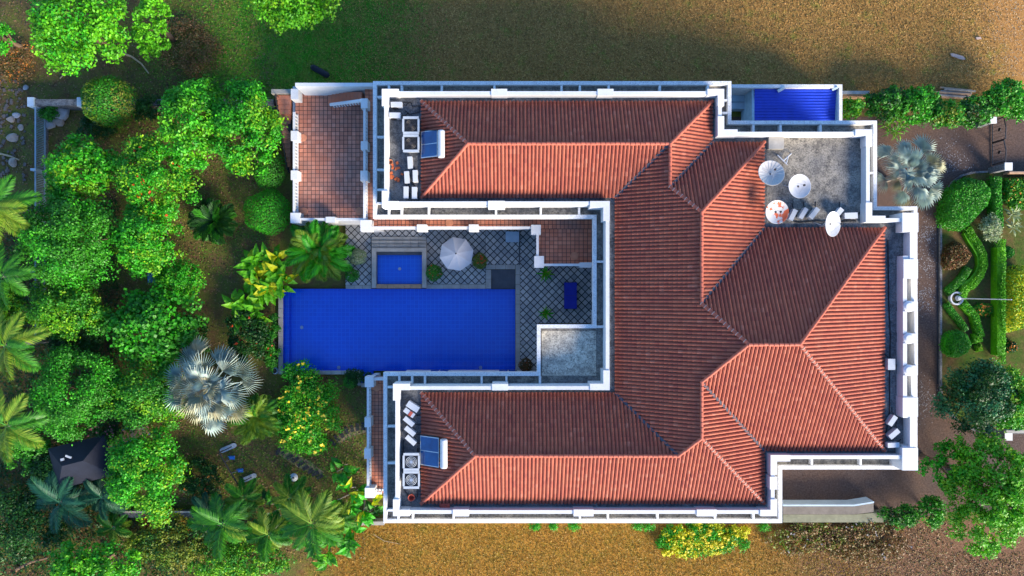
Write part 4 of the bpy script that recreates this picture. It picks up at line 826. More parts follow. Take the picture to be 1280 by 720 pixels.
tree('leafy_tree', 188, 408, 52, 4.6, 'tree of round green leaf rosettes beside the sandy path', 'lf_mid', ry=42, leaf=.34, asp=.8, alt=('lf_bright', .45), group=G)
tree('leafy_tree', 88, 492, 52, 4.8, 'dark green tree above the navy pavilion', 'lf_mid', ry=52, leaf=.20, alt=('lf_bright', .3), group=G)
tree('leafy_shrub', 95, 425, 34, 2.6, 'low very dark shrub between two left garden trees', 'lf_dark', 'shrub', ry=24, leaf=.2, group=G)
tree('leafy_tree', 182, 492, 46, 4, 'yellow-green feathery tree west of the silver fan palm', 'lf_mid', ry=44, leaf=.22, alt=('lf_yellow', .35), group=G)
tree('leafy_tree', 178, 592, 46, 4.5, 'yellow topped tree right of the navy pavilion', 'lf_bright', ry=50, leaf=.24, alt=('lf_yellow', .4), group=G)
tree('flowering_bush', 383, 515, 39, 1.7, 'bright bush covered in yellow flowers below the pool', 'lf_bright', 'bush', ry=46, leaf=.22, alt=('lf_lime', .3), flowers=('fl_yellow', 110, .22), group=G)
tree('leafy_tree', 112, 712, 55, 4.5, 'bright lime tree at the very bottom of the west garden', 'lf_lime', ry=30, leaf=.28, alt=('lf_bright', .4), group=G)
tree('leafy_shrub', 128, 528, 26, 2.4, 'dark shrub with pink flowers above the pavilion', 'lf_dark', 'shrub', ry=24, leaf=.18, flowers=('fl_pink', 40, .13), group=G)
tree('leafy_shrub', 445, 472, 18, 1.2, 'dark hedge plant under the pool edge', 'lf_dark', 'shrub', ry=9, leaf=.16, group=G)
tree('round_bush', 438, 477, 9, 1.2, 'small round green bush by the pool overflow', 'lf_mid', 'bush', leaf=.14, tight=True, group=G)
tree('leafy_shrub', 60, 140, 12, 1.2, 'green shrub beside the boulders in the wall corner', 'lf_mid', 'shrub', leaf=.2, group=G)
tree('leafy_shrub', 185, 135, 18, 2.2, 'dark shrub between the clipped tree and the wall', 'lf_dark', 'shrub', ry=16, leaf=.22, group=G)
tree('leafy_shrub', 120, 160, 22, 1.2, 'low dark undergrowth below the clipped tree', 'lf_dark', 'shrub', ry=14, leaf=.2, group=G)
tree('leafy_shrub', 20, 655, 55, 2.5, 'mass of blackish green shrubs in the south-west corner', 'lf_dark', 'shrub', ry=46, leaf=.24, dens=.7, group=G)
tree('leafy_shrub', 60, 590, 26, 2.2, 'dark shrub left of the pavilion roof', 'lf_dark', 'shrub', ry=30, leaf=.22, group=G)
tree('leafy_shrub', 250, 600, 26, 1.6, 'dark reddish shrub near the garden swing', 'lf_dark', 'shrub', ry=22, leaf=.2, flowers=('fl_orange', 6, .15), group=G)
tree('leafy_shrub', 215, 680, 50, 1.5, 'olive undergrowth south of the garden wall', 'lf_olive', 'shrub', ry=30, leaf=.2, dens=.5, alt=('lf_dark', .4), group=G)
tree('leafy_shrub', 300, 700, 55, 1.6, 'yellow-green ground shrubs under the bottom palms', 'lf_yellow', 'shrub', ry=22, leaf=.22, dens=.6, alt=('lf_mid', .5), group=G)
tree('leafy_shrub', 228, 425, 30, 2, 'dark shrub between rosette tree and silver palm', 'lf_dark', 'shrub', ry=24, leaf=.22, group=G)
tree('leafy_shrub', 308, 418, 26, 2, 'dark shrub between silver palm and pool', 'lf_dark', 'shrub', ry=30, leaf=.22, flowers=('fl_red', 6, .14), group=G)
tree('leafy_shrub', 340, 430, 9, 1.3, 'narrow dark shrub along the pool coping', 'lf_mid', 'shrub', ry=34, leaf=.18, flowers=('fl_red', 5, .12), group=G)
tree('leafy_shrub', 30, 560, 26, 2.5, 'green shrub under the fronds of the lowest west palm', 'lf_mid', 'shrub', ry=30, leaf=.22, group=G)
tree('leafy_shrub', 8, 390, 22, 3, 'yellowish shrub at the west edge between palms', 'lf_yellow', 'shrub', ry=34, leaf=.22, alt=('lf_mid', .6), group=G)
tree('leafy_shrub', 230, 60, 40, .7, 'dry tan scrub between lime trees and green lawn', 'lf_scrub', 'shrub', ry=34, leaf=.16, dens=.35, trunk=False, group=G)
tree('leafy_shrub', 205, 655, 30, .9, 'orange-yellow dry fern patch by the garden wall', 'lf_gold', 'shrub', ry=18, leaf=.16, dens=.35, trunk=False, alt=('fl_orange', .5), group=G)
tree('leafy_shrub', 15, 75, 28, .8, 'dry orange scrub at the stony north-west edge', 'lf_scrub', 'shrub', ry=24, leaf=.17, dens=.4, trunk=False, alt=('fl_orange', .15), group=G)
# palms
GP = 'palms of the garden'
plant('fan_palm', 262, 483, 3.6, 'large silver-blue fan palm left of the yellow flowered bush', 'palm', F_fan, 'palm_silver', 36, 1.2, (50, -28), GP, .22, second=('palm_silver_dry', .25))
plant('fan_palm', 1136, 216, 3.4, 'silver-blue fan palm beside the villa and driveway', 'palm', F_fan, 'palm_silver', 30, 1.02, (50, -28), GP, .2, second=('palm_silver_dry', .2))
plant('areca_palm', 398, 314, 2.0, 'bushy green feather palm at the plunge pool deck', 'palm', F_fine, 'palm_yellow', 60, 1.2, (-35, 48), GP, .05, stems=8, spread=.5, second=('lf_bright', .55))
plant('areca_palm', 320, 522, 1.6, 'bright yellow-green feather palm right of the silver palm', 'palm', F_fine, 'palm_yellow', 44, .98, (-30, 48), GP, .05, stems=7, spread=.4, second=('palm_green', .3))
plant('cycad', 268, 277, 1.3, 'dark green cycad in the bare soil clearing', 'cycad', F_short, 'lf_dark', 52, 1.25, (-35, 45), GP, .16, second=('lf_mid', .35))
for a, c, zc, lb, mt, s_, n_ in ((-6, 258, 6.5, 'yellowing palm reaching in over the west fence top', 'palm_yellow', 1.0, 11), (2, 345, 5.5, 'green palm at the west edge below the yellowing one', 'palm_green', .85, 10), (6, 432, 6, 'pale green palm at the west edge beside the dark shrub', 'palm_yellow', 1.0, 11), (8, 532, 6, 'pale green palm at the west edge left of the pavilion', 'palm_yellow', .95, 11)):
    plant('coconut_palm', a, c, zc, lb, 'palm', F_long, mt, n_, s_, (5, 60), GP, .16, second=('palm_green', .4))
for a, c, zc, lb, mt, s_, n_ in ((75, 628, 2.5, 'blue-green fern-like palm below the pavilion', 'palm_teal', .95, 12), (128, 622, 2.2, 'dark teal palm right of the fern-like palm', 'palm_teal', .9, 12), (142, 660, 1.8, 'small green palm below the dark teal palm', 'palm_green', .7, 9), (278, 655, 3.2, 'green palm with broad feather fronds left of the bottom palm pair', 'palm_green', .95, 12), (390, 655, 4.2, 'large green palm beside the plantain clump at the lawn edge', 'palm_green', .95, 14), (335, 668, 3.5, 'green palm between the two bottom palms', 'palm_green', .9, 12), (305, 622, 2.4, 'small palm just below the garden swing', 'palm_green', .75, 11), (362, 622, 2.8, 'small palm below the round garden lamp', 'palm_green', .8, 11), (425, 648, 2.6, 'small palm squeezed against the plantain clump', 'palm_green', .72, 10), (262, 640, 2.2, 'small teal palm over the low retaining wall', 'palm_teal', .75, 10)):
    plant('feather_palm', a, c, zc, lb, 'palm', F_long if s_ > .92 else F_mid, mt, n_, s_, (5, 60), GP, .14, second=('palm_yellow', .3) if mt == 'palm_green' else None)
# broad leaved clumps
GB = 'broad leaved clumps'
def clump(a, c, label, mat, second, n_, stems, spread, scale=1.0, zc=.9, meshes=None, name='plantain_clump', tilt=(-45, 45)):
    return plant(name, a, c, zc, label, 'plant', meshes or F_blade, mat, n_, scale, tilt, GB, .04, 'leaf', stems=stems, spread=spread, second=second)
clump(336, 345, 'yellow-green plantain clump beside the bushy deck palm', 'lf_lime', ('lf_gold', .22), 84, 12, 1.75, 1.12); clump(312, 386, 'lime plantain clump at the west end of the pool', 'lf_lime', ('lf_yellow', .4), 50, 9, 1.35, 1.1)
clump(445, 625, 'plantain clump with golden leaves at the south balcony foot', 'lf_bright', ('lf_gold', .4), 46, 8, 1.6, 1.05, 1.6); clump(432, 672, 'broad green plantain leaves spilling onto the dry lawn', 'palm_green', ('lf_bright', .4), 26, 5, 1.2, 1.1, 1.0); clump(430, 590, 'upright plantain shoots by the lower balustrade', 'lf_mid', ('lf_bright', .4), 16, 4, .8, .9, 1.2)
clump(405, 690, 'lime plantain leaves at the bottom of the palm grove', 'lf_lime', ('palm_green', .5), 22, 5, 1.2, 1.0, .7); clump(468, 640, 'low dark leaves in the gap beside the house corner', 'lf_dark', ('lf_mid', .4), 14, 4, .5, .8, .6); clump(352, 640, 'mixed dark leaves between the bottom palms', 'lf_dark', ('lf_mid', .5), 30, 8, 1.8, 1.0, .9)
# potted plants on the deck
GPOT = 'potted plants on the pool deck'
def potted(a, c, r_, label, mat, fl=None, spiky=False):
    q = P(a, c, .8); 
    if spiky: o = plant('potted_plant', a, c, .75, label, 'potted plant', F_strap, mat, 22, r_ / 17.0, (-50, 40), GPOT, .05, 'leaf', ground=ZD + .03, second=('lf_yellow', .4))
    else: o = tree('potted_plant', a, c, r_, 1.25, label, mat, 'potted plant', leaf=.14, tight=True, flowers=fl, ground=ZD + .03, group=GPOT)
    m = MB(); m.lathe(0, 0, [(0, 0), (.2, 0), (.28, .42), (.25, .42), (.22, .34), (0, .34)], 14); m.build('pot', M['terra_pot'], o, local=True)
potted(543, 341, 10.5, 'round potted shrub with reddish tips beside the plunge pool', 'lf_mid', ('fl_red', 8, .09)); potted(600, 326.5, 10, 'round potted shrub with reddish tips right of the parasol', 'lf_olive', ('fl_red', 16, .09))
potted(448, 321, 11, 'pale variegated potted shrub on the deck edge', 'lf_pale'); potted(441, 344, 9, 'small green shrub below the pale variegated one', 'lf_mid')
potted(682, 342, 12, 'spiky potted plant under the corner balcony', 'lf_bright', spiky=True); potted(682, 391, 11, 'spiky potted plant near the blue daybed', 'lf_bright', spiky=True); potted(657, 456, 9, 'brownish potted shrub in the deck corner', 'lf_red')
# ---- east garden
GE = 'shrubs of the driveway garden'
def shape_bush(name, poly, ht, label, mat, leaf=.15, alt=None, flowers=None, ground=iz, cat='bush', dens=1.0, rnd_=.25):
    """clipped shrub whose plan follows a drawn outline"""
    SEED[0] += 1; rng = np.random.default_rng(SEED[0]); z = ground + ht; pts = np.array([XY(a, c, z * .8) for a, c in poly]); c0 = pts.mean(0); o = thing(name, (c0[0], c0[1], ground), label, cat, GE)
    lo, hi = pts.min(0), pts.max(0); n_ = int(dens * 190 * (hi - lo).prod() * (.15 / leaf) ** 2 * 1.6) + 400; S = rng.uniform(lo, hi, (n_, 2)); ins = np.zeros(n_, bool); dist = np.full(n_, 9.0); k_ = len(pts)
    for i in range(k_):
        a, b_ = pts[i], pts[(i + 1) % k_]; cond = ((a[1] > S[:, 1]) != (b_[1] > S[:, 1])); xi = (b_[0] - a[0]) * (S[:, 1] - a[1]) / (b_[1] - a[1] + 1e-9) + a[0]; ins ^= cond & (S[:, 0] < xi)
        ab = b_ - a; t = np.clip(((S - a) @ ab) / (ab @ ab + 1e-9), 0, 1); dist = np.minimum(dist, np.linalg.norm(S - (a + t[:, None] * ab), axis=1))
    S, dist = S[ins], dist[ins]; e = np.clip(dist / (rnd_ + 1e-6), 0, 1); top = ht * np.sqrt(1 - (1 - e) ** 2 * .95) * rng.uniform(.86, 1.02, len(S)); zz = np.where(rng.random(len(S)) < .25, top * rng.uniform(.2, 1, len(S)), top)
    C = np.stack([S[:, 0] - c0[0], S[:, 1] - c0[1], zz], -1); N = unit(rng.normal(0, .5, C.shape) + np.array([0, 0, .9])); V, Q = leaves(C, N, leaf, .65, rng); link('crown', np_mesh(V, Q), M[mat], o)
    if alt: s2 = rng.random(len(C)) < alt[1]; V, Q = leaves(C[s2] + [0, 0, .02], N[s2], leaf, .65, rng); link('young_leaves', np_mesh(V, Q), M[alt[0]], o)
    if flowers: s2 = rng.choice(len(C), flowers[1]); V, Q = leaves(C[s2] + [0, 0, .07], N[s2], flowers[2], .8, rng); link('flowers', np_mesh(V, Q), M[flowers[0]], o)['kind'] = 'stuff'
    # woody core fills the inside of the shrub
    m = MB(); m.prism([(x - c0[0], y - c0[1]) for x, y in ((pts - c0) * .86 + c0)], 0, ht * .62); m.build('inner_foliage', M[mat], o, local=True); return o
def strip(path, wpx):
    p = [Vector(q) for q in path]; L_, R_ = [], []
    for i in range(len(p)):
        d = (p[min(i + 1, len(p) - 1)] - p[max(i - 1, 0)]).normalized(); n_ = Vector((-d.y, d.x)) * wpx / 2; L_.append(tuple(p[i] + n_)); R_.append(tuple(p[i] - n_))
    return L_ + R_[::-1]
shape_bush('clipped_shrub', [(1186, 236), (1200, 224), (1215, 220), (1232, 224), (1241, 234), (1243, 244), (1238, 258), (1228, 268), (1218, 280), (1208, 288), (1192, 287), (1180, 282), (1177, 268), (1180, 250)], 1.6, 'large clipped green shrub at the driveway bend', 'lf_mid', .15, ('lf_bright', .35), rnd_=.8)
shape_bush('clipped_shrub', [(1180, 318), (1186, 306), (1196, 301), (1206, 304), (1218, 318), (1211, 330), (1198, 337), (1184, 337), (1179, 330)], .9, 'reddish brown clipped shrub beside the driveway kerb', 'lf_red', .14, ('lf_scrub', .3), rnd_=.6)
shape_bush('clipped_shrub', [(1180, 432), (1182, 421), (1190, 414), (1202, 412), (1213, 418), (1219, 431), (1213, 442), (1202, 448), (1190, 447), (1182, 441)], 1.1, 'smooth round clipped bush by the driveway kerb', 'lf_bright', .12, ('lf_mid', .5), rnd_=.9)
shape_bush('hedge', strip([(1209, 283), (1215, 295), (1222, 305), (1229, 318), (1230, 332), (1225, 345), (1216, 356), (1206, 362), (1203, 374)], 12), .6, 'bright serpentine low hedge beside the reddish shrub', 'lf_lime', .13, ('lf_lime', .5), cat='hedge', rnd_=.25)
shape_bush('hedge', strip([(1203, 378), (1211, 386), (1219, 394), (1222, 406), (1227, 422)], 11), .6, 'bright lumpy low hedge running on below the round planter', 'lf_lime', .14, ('lf_bright', .4), cat='hedge', rnd_=.25)
shape_bush('hedge', strip([(1184, 366), (1195, 357), (1205, 346), (1212, 334)], 11), .5, 'dark low hedge strip inside the serpentine hedge', 'lf_mid', .13, cat='hedge', rnd_=.25)
shape_bush('hedge', strip([(1183, 379), (1192, 391), (1201, 402), (1209, 414)], 9), .5, 'straight dark green hedge strip above the round clipped bush', 'lf_mid', .12, ('lf_bright', .4), cat='hedge', rnd_=.25)
shape_bush('hedge', strip([(1252.5, 298), (1252.5, 350), (1252.5, 400), (1252.5, 456)], 9), 1.3, 'long straight trimmed hedge along the east boundary', 'lf_lime', .13, ('lf_lime', .4), cat='hedge', rnd_=.2)
shape_bush('hedge', strip([(1246, 220), (1246, 245), (1249, 288)], 14), 1.0, 'leafy hedge between the clipped shrub and the boundary', 'lf_mid', .17, ('lf_bright', .45), cat='hedge', rnd_=.3)
shape_bush('hedge', strip([(1216, 424), (1229, 421)], 13), .5, 'tiny lime bush beside the round clipped bush', 'lf_lime', .13, rnd_=.3); shape_bush('hedge', strip([(1220, 436), (1229, 434)], 9), .4, 'smallest yellowish bush beside the round clipped bush', 'lf_yellow', .13, rnd_=.3)
shape_bush('flower_bed', [(1217, 384), (1226, 378), (1240, 380), (1243, 390), (1236, 396), (1222, 395)], .5, 'small bed of pink and orange flowers near the flagpole', 'lf_mid', .14, None, ('fl_orange', 60, .15), cat='flowers')
tree('variegated_shrub', 1237, 286, 16, 1.4, 'cream variegated shrub beside the trimmed hedge', 'lf_pale', 'shrub', ry=14, leaf=.22, asp=.4, ground=iz, group=GE)
for c_, lb in ((268, 'upper pale agave outside the east hedge'), (284, 'lower pale agave outside the east hedge')): plant('agave', 1263, c_, .3, lb, 'agave', F_strap, 'lf_pale', 24, .75, (-60, 35), GE, .06, 'leaf', ground=iz)
shape_bush('round_bush', [(1256, 315), (1258, 309), (1264, 307), (1270, 311), (1271, 318), (1266, 323), (1259, 322)], .8, 'small dark round bush outside the east hedge', 'lf_mid', .13, rnd_=.5)
shape_bush('yellow_bush', [(1257, 352), (1262, 338), (1272, 331), (1290, 332), (1300, 360), (1298, 395), (1284, 412), (1268, 416), (1257, 418)], 1.6, 'large golden yellow bush outside the trimmed hedge', 'lf_gold', .17, ('lf_yellow', .5), rnd_=.8)
shape_bush('round_bush', [(1258, 432), (1264, 426), (1273, 428), (1276, 436), (1270, 441), (1261, 441)], .8, 'small dark bush with orange flowers below the golden bush', 'lf_dark', .14, None, ('fl_orange', 30, .18), rnd_=.5)
shape_bush('leafy_hedge', [(1257, 222), (1300, 220), (1300, 262), (1270, 262), (1257, 250)], .8, 'mixed green and orange shrubs outside the gate pillar', 'lf_mid', .2, ('lf_yellow', .3), ('fl_orange', 40, .16), cat='shrub', rnd_=.4)
tree('leafy_tree', 1222, 498, 42, 5.0, 'dark bluish green tree inside the south kerb bend', 'lf_dark', ry=42, leaf=.22, ground=iz, alt=('lf_teal', .6), group=GE)
tree('leafy_tree', 1265, 500, 28, 4.2, 'yellow-green tree leaning over the east boundary', 'lf_bright', ry=36, leaf=.22, ground=iz, alt=('lf_yellow', .5), group=GE)
tree('leafy_tree', 1250, 620, 56, 7.0, 'big bright green tree at the south-east driveway', 'lf_lime', ry=60, leaf=.27, alt=('lf_yellow', .45), clump=.62, dens=1.2, group=GE)
tree('leafy_tree', 1188, 585, 26, 5.0, 'green crown on the drive side of the big driveway tree', 'lf_bright', ry=30, leaf=.26, group=GE)
tree('leafy_shrub', 1127, 645, 22, 1.6, 'dark leafy shrub at the end of the boundary wall', 'lf_mid', 'shrub', ry=15, leaf=.24, alt=('lf_dark', .4), group=GE); tree('leafy_shrub', 1166, 640, 15, 2.0, 'green shrub between boundary wall end and big tree', 'lf_mid', 'shrub', ry=18, leaf=.24, alt=('lf_bright', .4), group=GE)
GN = 'shrubs of the north hedge'
for a, c, rx, ry, lb, mt, al in ((1066, 134, 12, 13, 'yellow-green shrub right against the service yard wall', 'lf_yellow', 'lf_mid'), (1112, 128, 26, 20, 'dense dark shrub at the head of the north hedge', 'lf_mid', 'lf_dark'), (1150, 130, 26, 22, 'dense green shrub in the north hedge before the planks', 'lf_mid', 'lf_bright'), (1186, 142, 22, 16, 'olive tinged shrub below the planks in the north hedge', 'lf_mid', 'lf_olive'), (1222, 138, 24, 18, 'green shrub in the north hedge above the gate', 'lf_mid', 'lf_dark'), (1262, 124, 28, 22, 'tall bright shrub at the east end of the north hedge', 'lf_mid', 'lf_bright')):
    tree('hedge_shrub', a, c, rx, 2.6, lb, mt, 'shrub', ry=ry, leaf=.26, alt=(al, .45), group=GN)
clump(1116, 157, 'tuft of long yellowish grass beside the silver palm', 'lf_yellow', ('palm_green', .5), 70, 6, .8, 1.25, .3, F_grass, 'grass_tuft')
# south lawn
tree('yellow_shrub', 876, 674, 50, .5, 'yellow flowering shrub along the south wall', 'lf_gold', 'shrub', ry=19, leaf=.18, alt=('lf_bright', .7), flowers=('fl_yellow', 120, .15), trunk=False); 
for a, lb in ((668, 'first green weed tuft at the south wall foot'), (692, 'second green weed tuft at the south wall foot'), (717, 'broad green weed tuft at the south wall foot'), (797, 'weed tuft before the yellow shrub'), (812, 'weed tuft touching the yellow shrub'), (955, 'weed tuft near the house corner on the south lawn')):
    tree('weed_tuft', a, 658, 7, .4, lb, 'lf_bright', 'weed', ry=4, leaf=.16, trunk=False, group='weeds at the south wall')
SEED[0] += 1
for a, c, rx, ry, lb, al in ((1010, 672, 44, 20, 'orange-brown dry scrub below the boundary wall', 'lf_olive'), (1085, 680, 42, 24, 'greyish brown dry scrub left of the big tree', 'lf_scrub'), (1080, 657, 18, 10, 'ragged dry scrub on the boundary wall footing', 'lf_olive')):
    tree('dry_scrub', a, c, rx, .55, lb, 'lf_scrub', 'scrub', ry=ry, leaf=.21, dens=.5, trunk=False, alt=(al, .35), flowers=('white_petal', 8, .13), group='dry scrub on the south lawn')

# ------------------------------------------------------------------ garden walls, fence, pavilion, small things
gw = thing('garden_wall', P(160, 126, 0), 'grey rendered garden wall across the north end of the west garden', 'wall'); m = MB(); x0, y0 = XY(34, 131, 1.6); x1, y1 = XY(342, 124, 1.6); m.box(x0, y0 - .05, x1, y1, 0, 1.6); m.build('wall_run', M['grey_concrete'], gw)
for a in (38, 100, 211, 297): m = MB(); m.pbox(a - 4, 121.5, a + 4, 133, 0, 1.75); m.build('pier', M['pale_blue'], gw)
wf = thing('slat_fence', P(48, 250, 0), 'blue-grey slatted fence along the west edge of the garden', 'fence')
m = MB(); fx = XY(44, 0, 1.5)[0]; ya, yb = XY(0, 133, 1.5)[1], XY(0, 420, 1.5)[1]
m.box(fx - .06, yb, fx + .06, ya, 1.42, 1.5); m.box(fx - .06, yb, fx + .06, ya, .25, .33); m.build('rail', M['fence_paint'], wf)
m = MB(); k_ = int((ya - yb) / .15)
for i in range(k_): y_ = yb + (ya - yb) * (i + .5) / k_; m.box(fx - .02, y_ - .035, fx + .02, y_ + .035, .33, 1.42)
m.build('slats', M['fence_paint'], wf, kind='stuff')
m = MB(); m.box(fx - .12, yb, fx + .12, ya, 0, .25); m.build('plinth', M['grey_concrete'], wf)
for c_ in (212, 290, 340): m = MB(); q = P(0, c_, 1.5); m.box(fx - .35, q[1] - .1, fx + .1, q[1] + .1, 0, 1.6); m.build('fence_post', M['pale_blue'], wf)
sw = thing('retaining_wall', P(210, 644, 0), 'low grey retaining wall below the west garden', 'wall'); m = MB(); m.pbox(150, 640, 262, 647, 0, .7); m.build('wall_run', M['grey_concrete'], sw); m = MB(); m.pbox(150, 639, 262, 641, .7, .78); m.build('wall_cap', M['coping'], sw)
wf2 = thing('house_wall_return', P(455, 655, 0), 'short concrete wall stub at the villa south-west corner', 'wall'); m = MB(); m.pbox(450, 652, 480, 656.5, 0, .9); m.build('wall_run', M['coping'], wf2); m = MB(); m.pbox(449, 651.5, 453, 657, 0, 1.0); m.build('end_pier', M['coping'], wf2)
# pavilion
q = P(95, 580, 3); pv = thing('pavilion', (q[0], q[1], 0), 'dark navy hipped pavilion roof among the trees', 'pavilion', rz=R(14))
hx, hy = 2.45, 1.75; ap = [(-.9, .15), (.9, .15)]; zz = (2.3, 3.4)
fc = [([(-hx, -hy), (hx, -hy), ap[1], ap[0]]), ([(hx, hy), (-hx, hy), ap[0], ap[1]]), ([(-hx, hy), (-hx, -hy), ap[0]]), ([(hx, -hy), (hx, hy), ap[1]])]
for poly in fc:
    m = MB(); n_ = len(poly); m.add([(x, y, zz[0] if i < 2 else zz[1]) for i, (x, y) in enumerate(poly)] + [(x, y, (zz[0] if i < 2 else zz[1]) - .08) for i, (x, y) in enumerate(poly)], [tuple(range(n_)), tuple(range(2 * n_ - 1, n_ - 1, -1))] + [(i, (i + 1) % n_, n_ + (i + 1) % n_, n_ + i) for i in range(n_)]); m.build('roof_slope', M['navy_roof'], pv, local=True)
for sx in (-1, 1):
    for sy in (-1, 1): m = MB(); m.tube([(sx * 2.0, sy * 1.4, 0), (sx * 2.0, sy * 1.4, 2.4)], .09, 8); m.build('post', M['dark_steel'], pv, local=True)
m = MB(); m.rbox(-.35, .75, .5, .16, -.6, 3.1, 3.2); m.build('roof_offcut', M['appliance'], pv, local=True); m = MB(); m.box(-1.0, .55, -.75, .75, 3.12, 3.25); m.build('vent_cap', M['appliance_grey'], pv, local=True)
bg = thing('footbridge', P(158, 545, 0), 'small footbridge with blue rails leading to the pavilion', 'bridge'); A_, B_ = Vector(P(122, 557, .7)), Vector(P(184, 535, .7)); d_ = (B_ - A_).normalized(); n_ = Vector((-d_.y, d_.x, 0))
for i in range(14):
    c_ = A_.lerp(B_, (i + .5) / 14); m = MB(); m.rbox(c_.x, c_.y, (B_ - A_).length / 14 * .9, 1.0, math.atan2(d_.y, d_.x), .45, .55); m.build('plank', M['timber'] if i % 3 else M['bark_grey'], bg)
for s_ in (-1, 1):
    m = MB(); m.tube([A_ + n_ * s_ * .55 + Vector((0, 0, .8)), B_ + n_ * s_ * .55 + Vector((0, 0, .8))], .05, 6); m.tube([A_ + n_ * s_ * .55 + Vector((0, 0, .35)), B_ + n_ * s_ * .55 + Vector((0, 0, .35))], .03, 6)
    for i in range(6): c_ = A_.lerp(B_, i / 5) + n_ * s_ * .55; m.tube([(c_.x, c_.y, 0), (c_.x, c_.y, 1.5)], .035, 6)
    m.build('handrail', M['blue_paint'], bg)
# garden swing with two blue seats
q0, q1 = Vector(P(274, 566, 1.9)), Vector(P(297, 605, 1.9)); sg = thing('garden_swing', P(292, 582, 0), 'garden swing with two blue seats between pale slab feet', 'swing'); m = MB(); m.tube([q0, q1], .05, 8); m.build('beam', M['black'], sg)
for a, c in ((285, 560), (310, 598)):
    p_ = P(a, c, .12); an = math.atan2(9, 21); m = MB(); l_, w_ = 1.55, .42; pts = [(p_[0] + math.cos(an) * (l_ / 2 - w_ / 2) * s_ + w_ / 2 * math.cos(an + t), p_[1] + math.sin(an) * (l_ / 2 - w_ / 2) * s_ + w_ / 2 * math.sin(an + t)) for s_, tt in ((1, [-1.57, -.8, 0, .8, 1.57]), (-1, [1.57, 2.4, 3.14, 3.9, 4.71])) for t in tt]; m.prism(pts, 0, .12); m.build('foot_slab', M['appliance_grey'], sg)
    t_ = q0 if a < 300 else q1; m = MB(); m.tube([(p_[0] - .5, p_[1] - .2, .12), t_], .04, 6); m.tube([(p_[0] + .3, p_[1] + .1, .12), t_], .04, 6); m.build('leg', M['black'], sg)
for a, c, f_ in ((290, 572, .3), (300.5, 588, .65)):
    p_ = P(a, c, .5); t_ = q0.lerp(q1, f_); m = MB(); m.box(p_[0] - .22, p_[1] - .16, p_[0] + .22, p_[1] + .16, .45, .5); m.box(p_[0] - .22, p_[1] + .12, p_[0] + .22, p_[1] + .16, .5, .85); m.build('seat', M['plastic_blue'], sg)
    m = MB(); m.tube([(p_[0] - .2, p_[1], .5), t_], .012, 4); m.tube([(p_[0] + .2, p_[1], .5), t_], .012, 4); m.build('chain', M['steel'], sg)
# stepping stones of the curved path
pth = MB(); pth.add([P(*q_, 0)[:2] + (.004,) for q_ in ((345, 566), (352, 556), (380, 572), (405, 590), (400, 596), (372, 584))], [(0, 1, 2, 3, 4, 5)]); pth.add([P(*q_, 0)[:2] + (.005,) for q_ in ((418, 548), (430, 538), (458, 530), (458, 540), (434, 548), (424, 556))], [(0, 1, 2, 3, 4, 5)]); path_o = struct('garden_path', pth, 'path_soil')
for a, c, an in ((348, 564, .9), (355, 566, .7), (362, 571, .5), (369, 575, .5), (376, 580, .6), (382, 585, .6), (388, 589, .5), (394, 592, .5), (400, 596, .5), (416, 553, 2.3), (421, 548, 2.2), (427, 543, 2.0), (433, 538.5, 1.9), (440, 535.5, 1.75), (447, 533.5, 1.6), (454, 533, 1.6)):
    m = MB(); q_ = P(a, c, .05); m.rbox(0, 0, random.uniform(.55, .7), random.uniform(.26, .34), an, .0, .05); m.build('stepping_stone', M['dark_slab'], path_o, local=True, loc=(q_[0], q_[1], 0))
# boulders and stones
def rock(a, c, s_, label, mat, name='boulder'):
    SEED[0] += 1; rng = np.random.default_rng(SEED[0]); bm = bmesh.new(); bmesh.ops.create_icosphere(bm, subdivisions=2, radius=1); k_ = rng.normal(0, 1, (5, 3)); sx, sy, sz = s_ * rng.uniform(.8, 1.2), s_ * rng.uniform(.7, 1.1), s_ * rng.uniform(.45, .7)
    for v in bm.verts:
        d = np.array(v.co); f_ = 1 + .16 * sum(math.sin(2.3 * float(d @ kk) + i) for i, kk in enumerate(k_)) / 2; v.co = Vector((d[0] * sx * f_, d[1] * sy * f_, d[2] * sz * f_ + sz * .55))
    me = bpy.data.meshes.new(name); bm.to_mesh(me); bm.free(); q_ = P(a, c, .2); tag(link(name, me, M[mat], None, (q_[0], q_[1], 0)), label, 'rock', 'rocks of the west garden')
for a, c, s_, lb, mt in ((76, 140, .75, 'largest grey boulder in the wall corner', 'rock_grey'), (62, 155, .5, 'pale grey boulder under the green shrub', 'rock_grey'), (74, 151, .5, 'small boulder leaning on the largest one', 'rock'), (13, 149, .38, 'tan stone west of the fence, upper', 'rock'), (15, 172, .45, 'squarish tan stone west of the fence', 'rock'), (15, 203, .42, 'grey-brown stone by the yellowing palm', 'rock'), (25, 159, .25, 'small pale stone beside the fence shadow', 'rock'), (20, 144, .3, 'rounded grey stone beside the fence shadow', 'rock_grey'), (31, 109, .24, 'small stone beyond the wall end', 'rock_grey'), (259, 612, .3, 'reddish stone in the dark shrub bed', 'rust')): rock(a, c, s_, lb, mt)
m = MB(); SEED[0] += 1; rr = random.Random(5)
for i in range(140):
    q_ = P(rr.uniform(-10, 32), rr.uniform(95, 225), 0); s_ = rr.uniform(.05, .16); m.rbox(q_[0], q_[1], s_ * 2, s_ * 1.5, rr.uniform(0, 3), 0, s_ * .8)
tag(m.build('rubble', M['rubble'], None), 'loose rubble scattered west of the fence', 'rubble', kind='stuff')
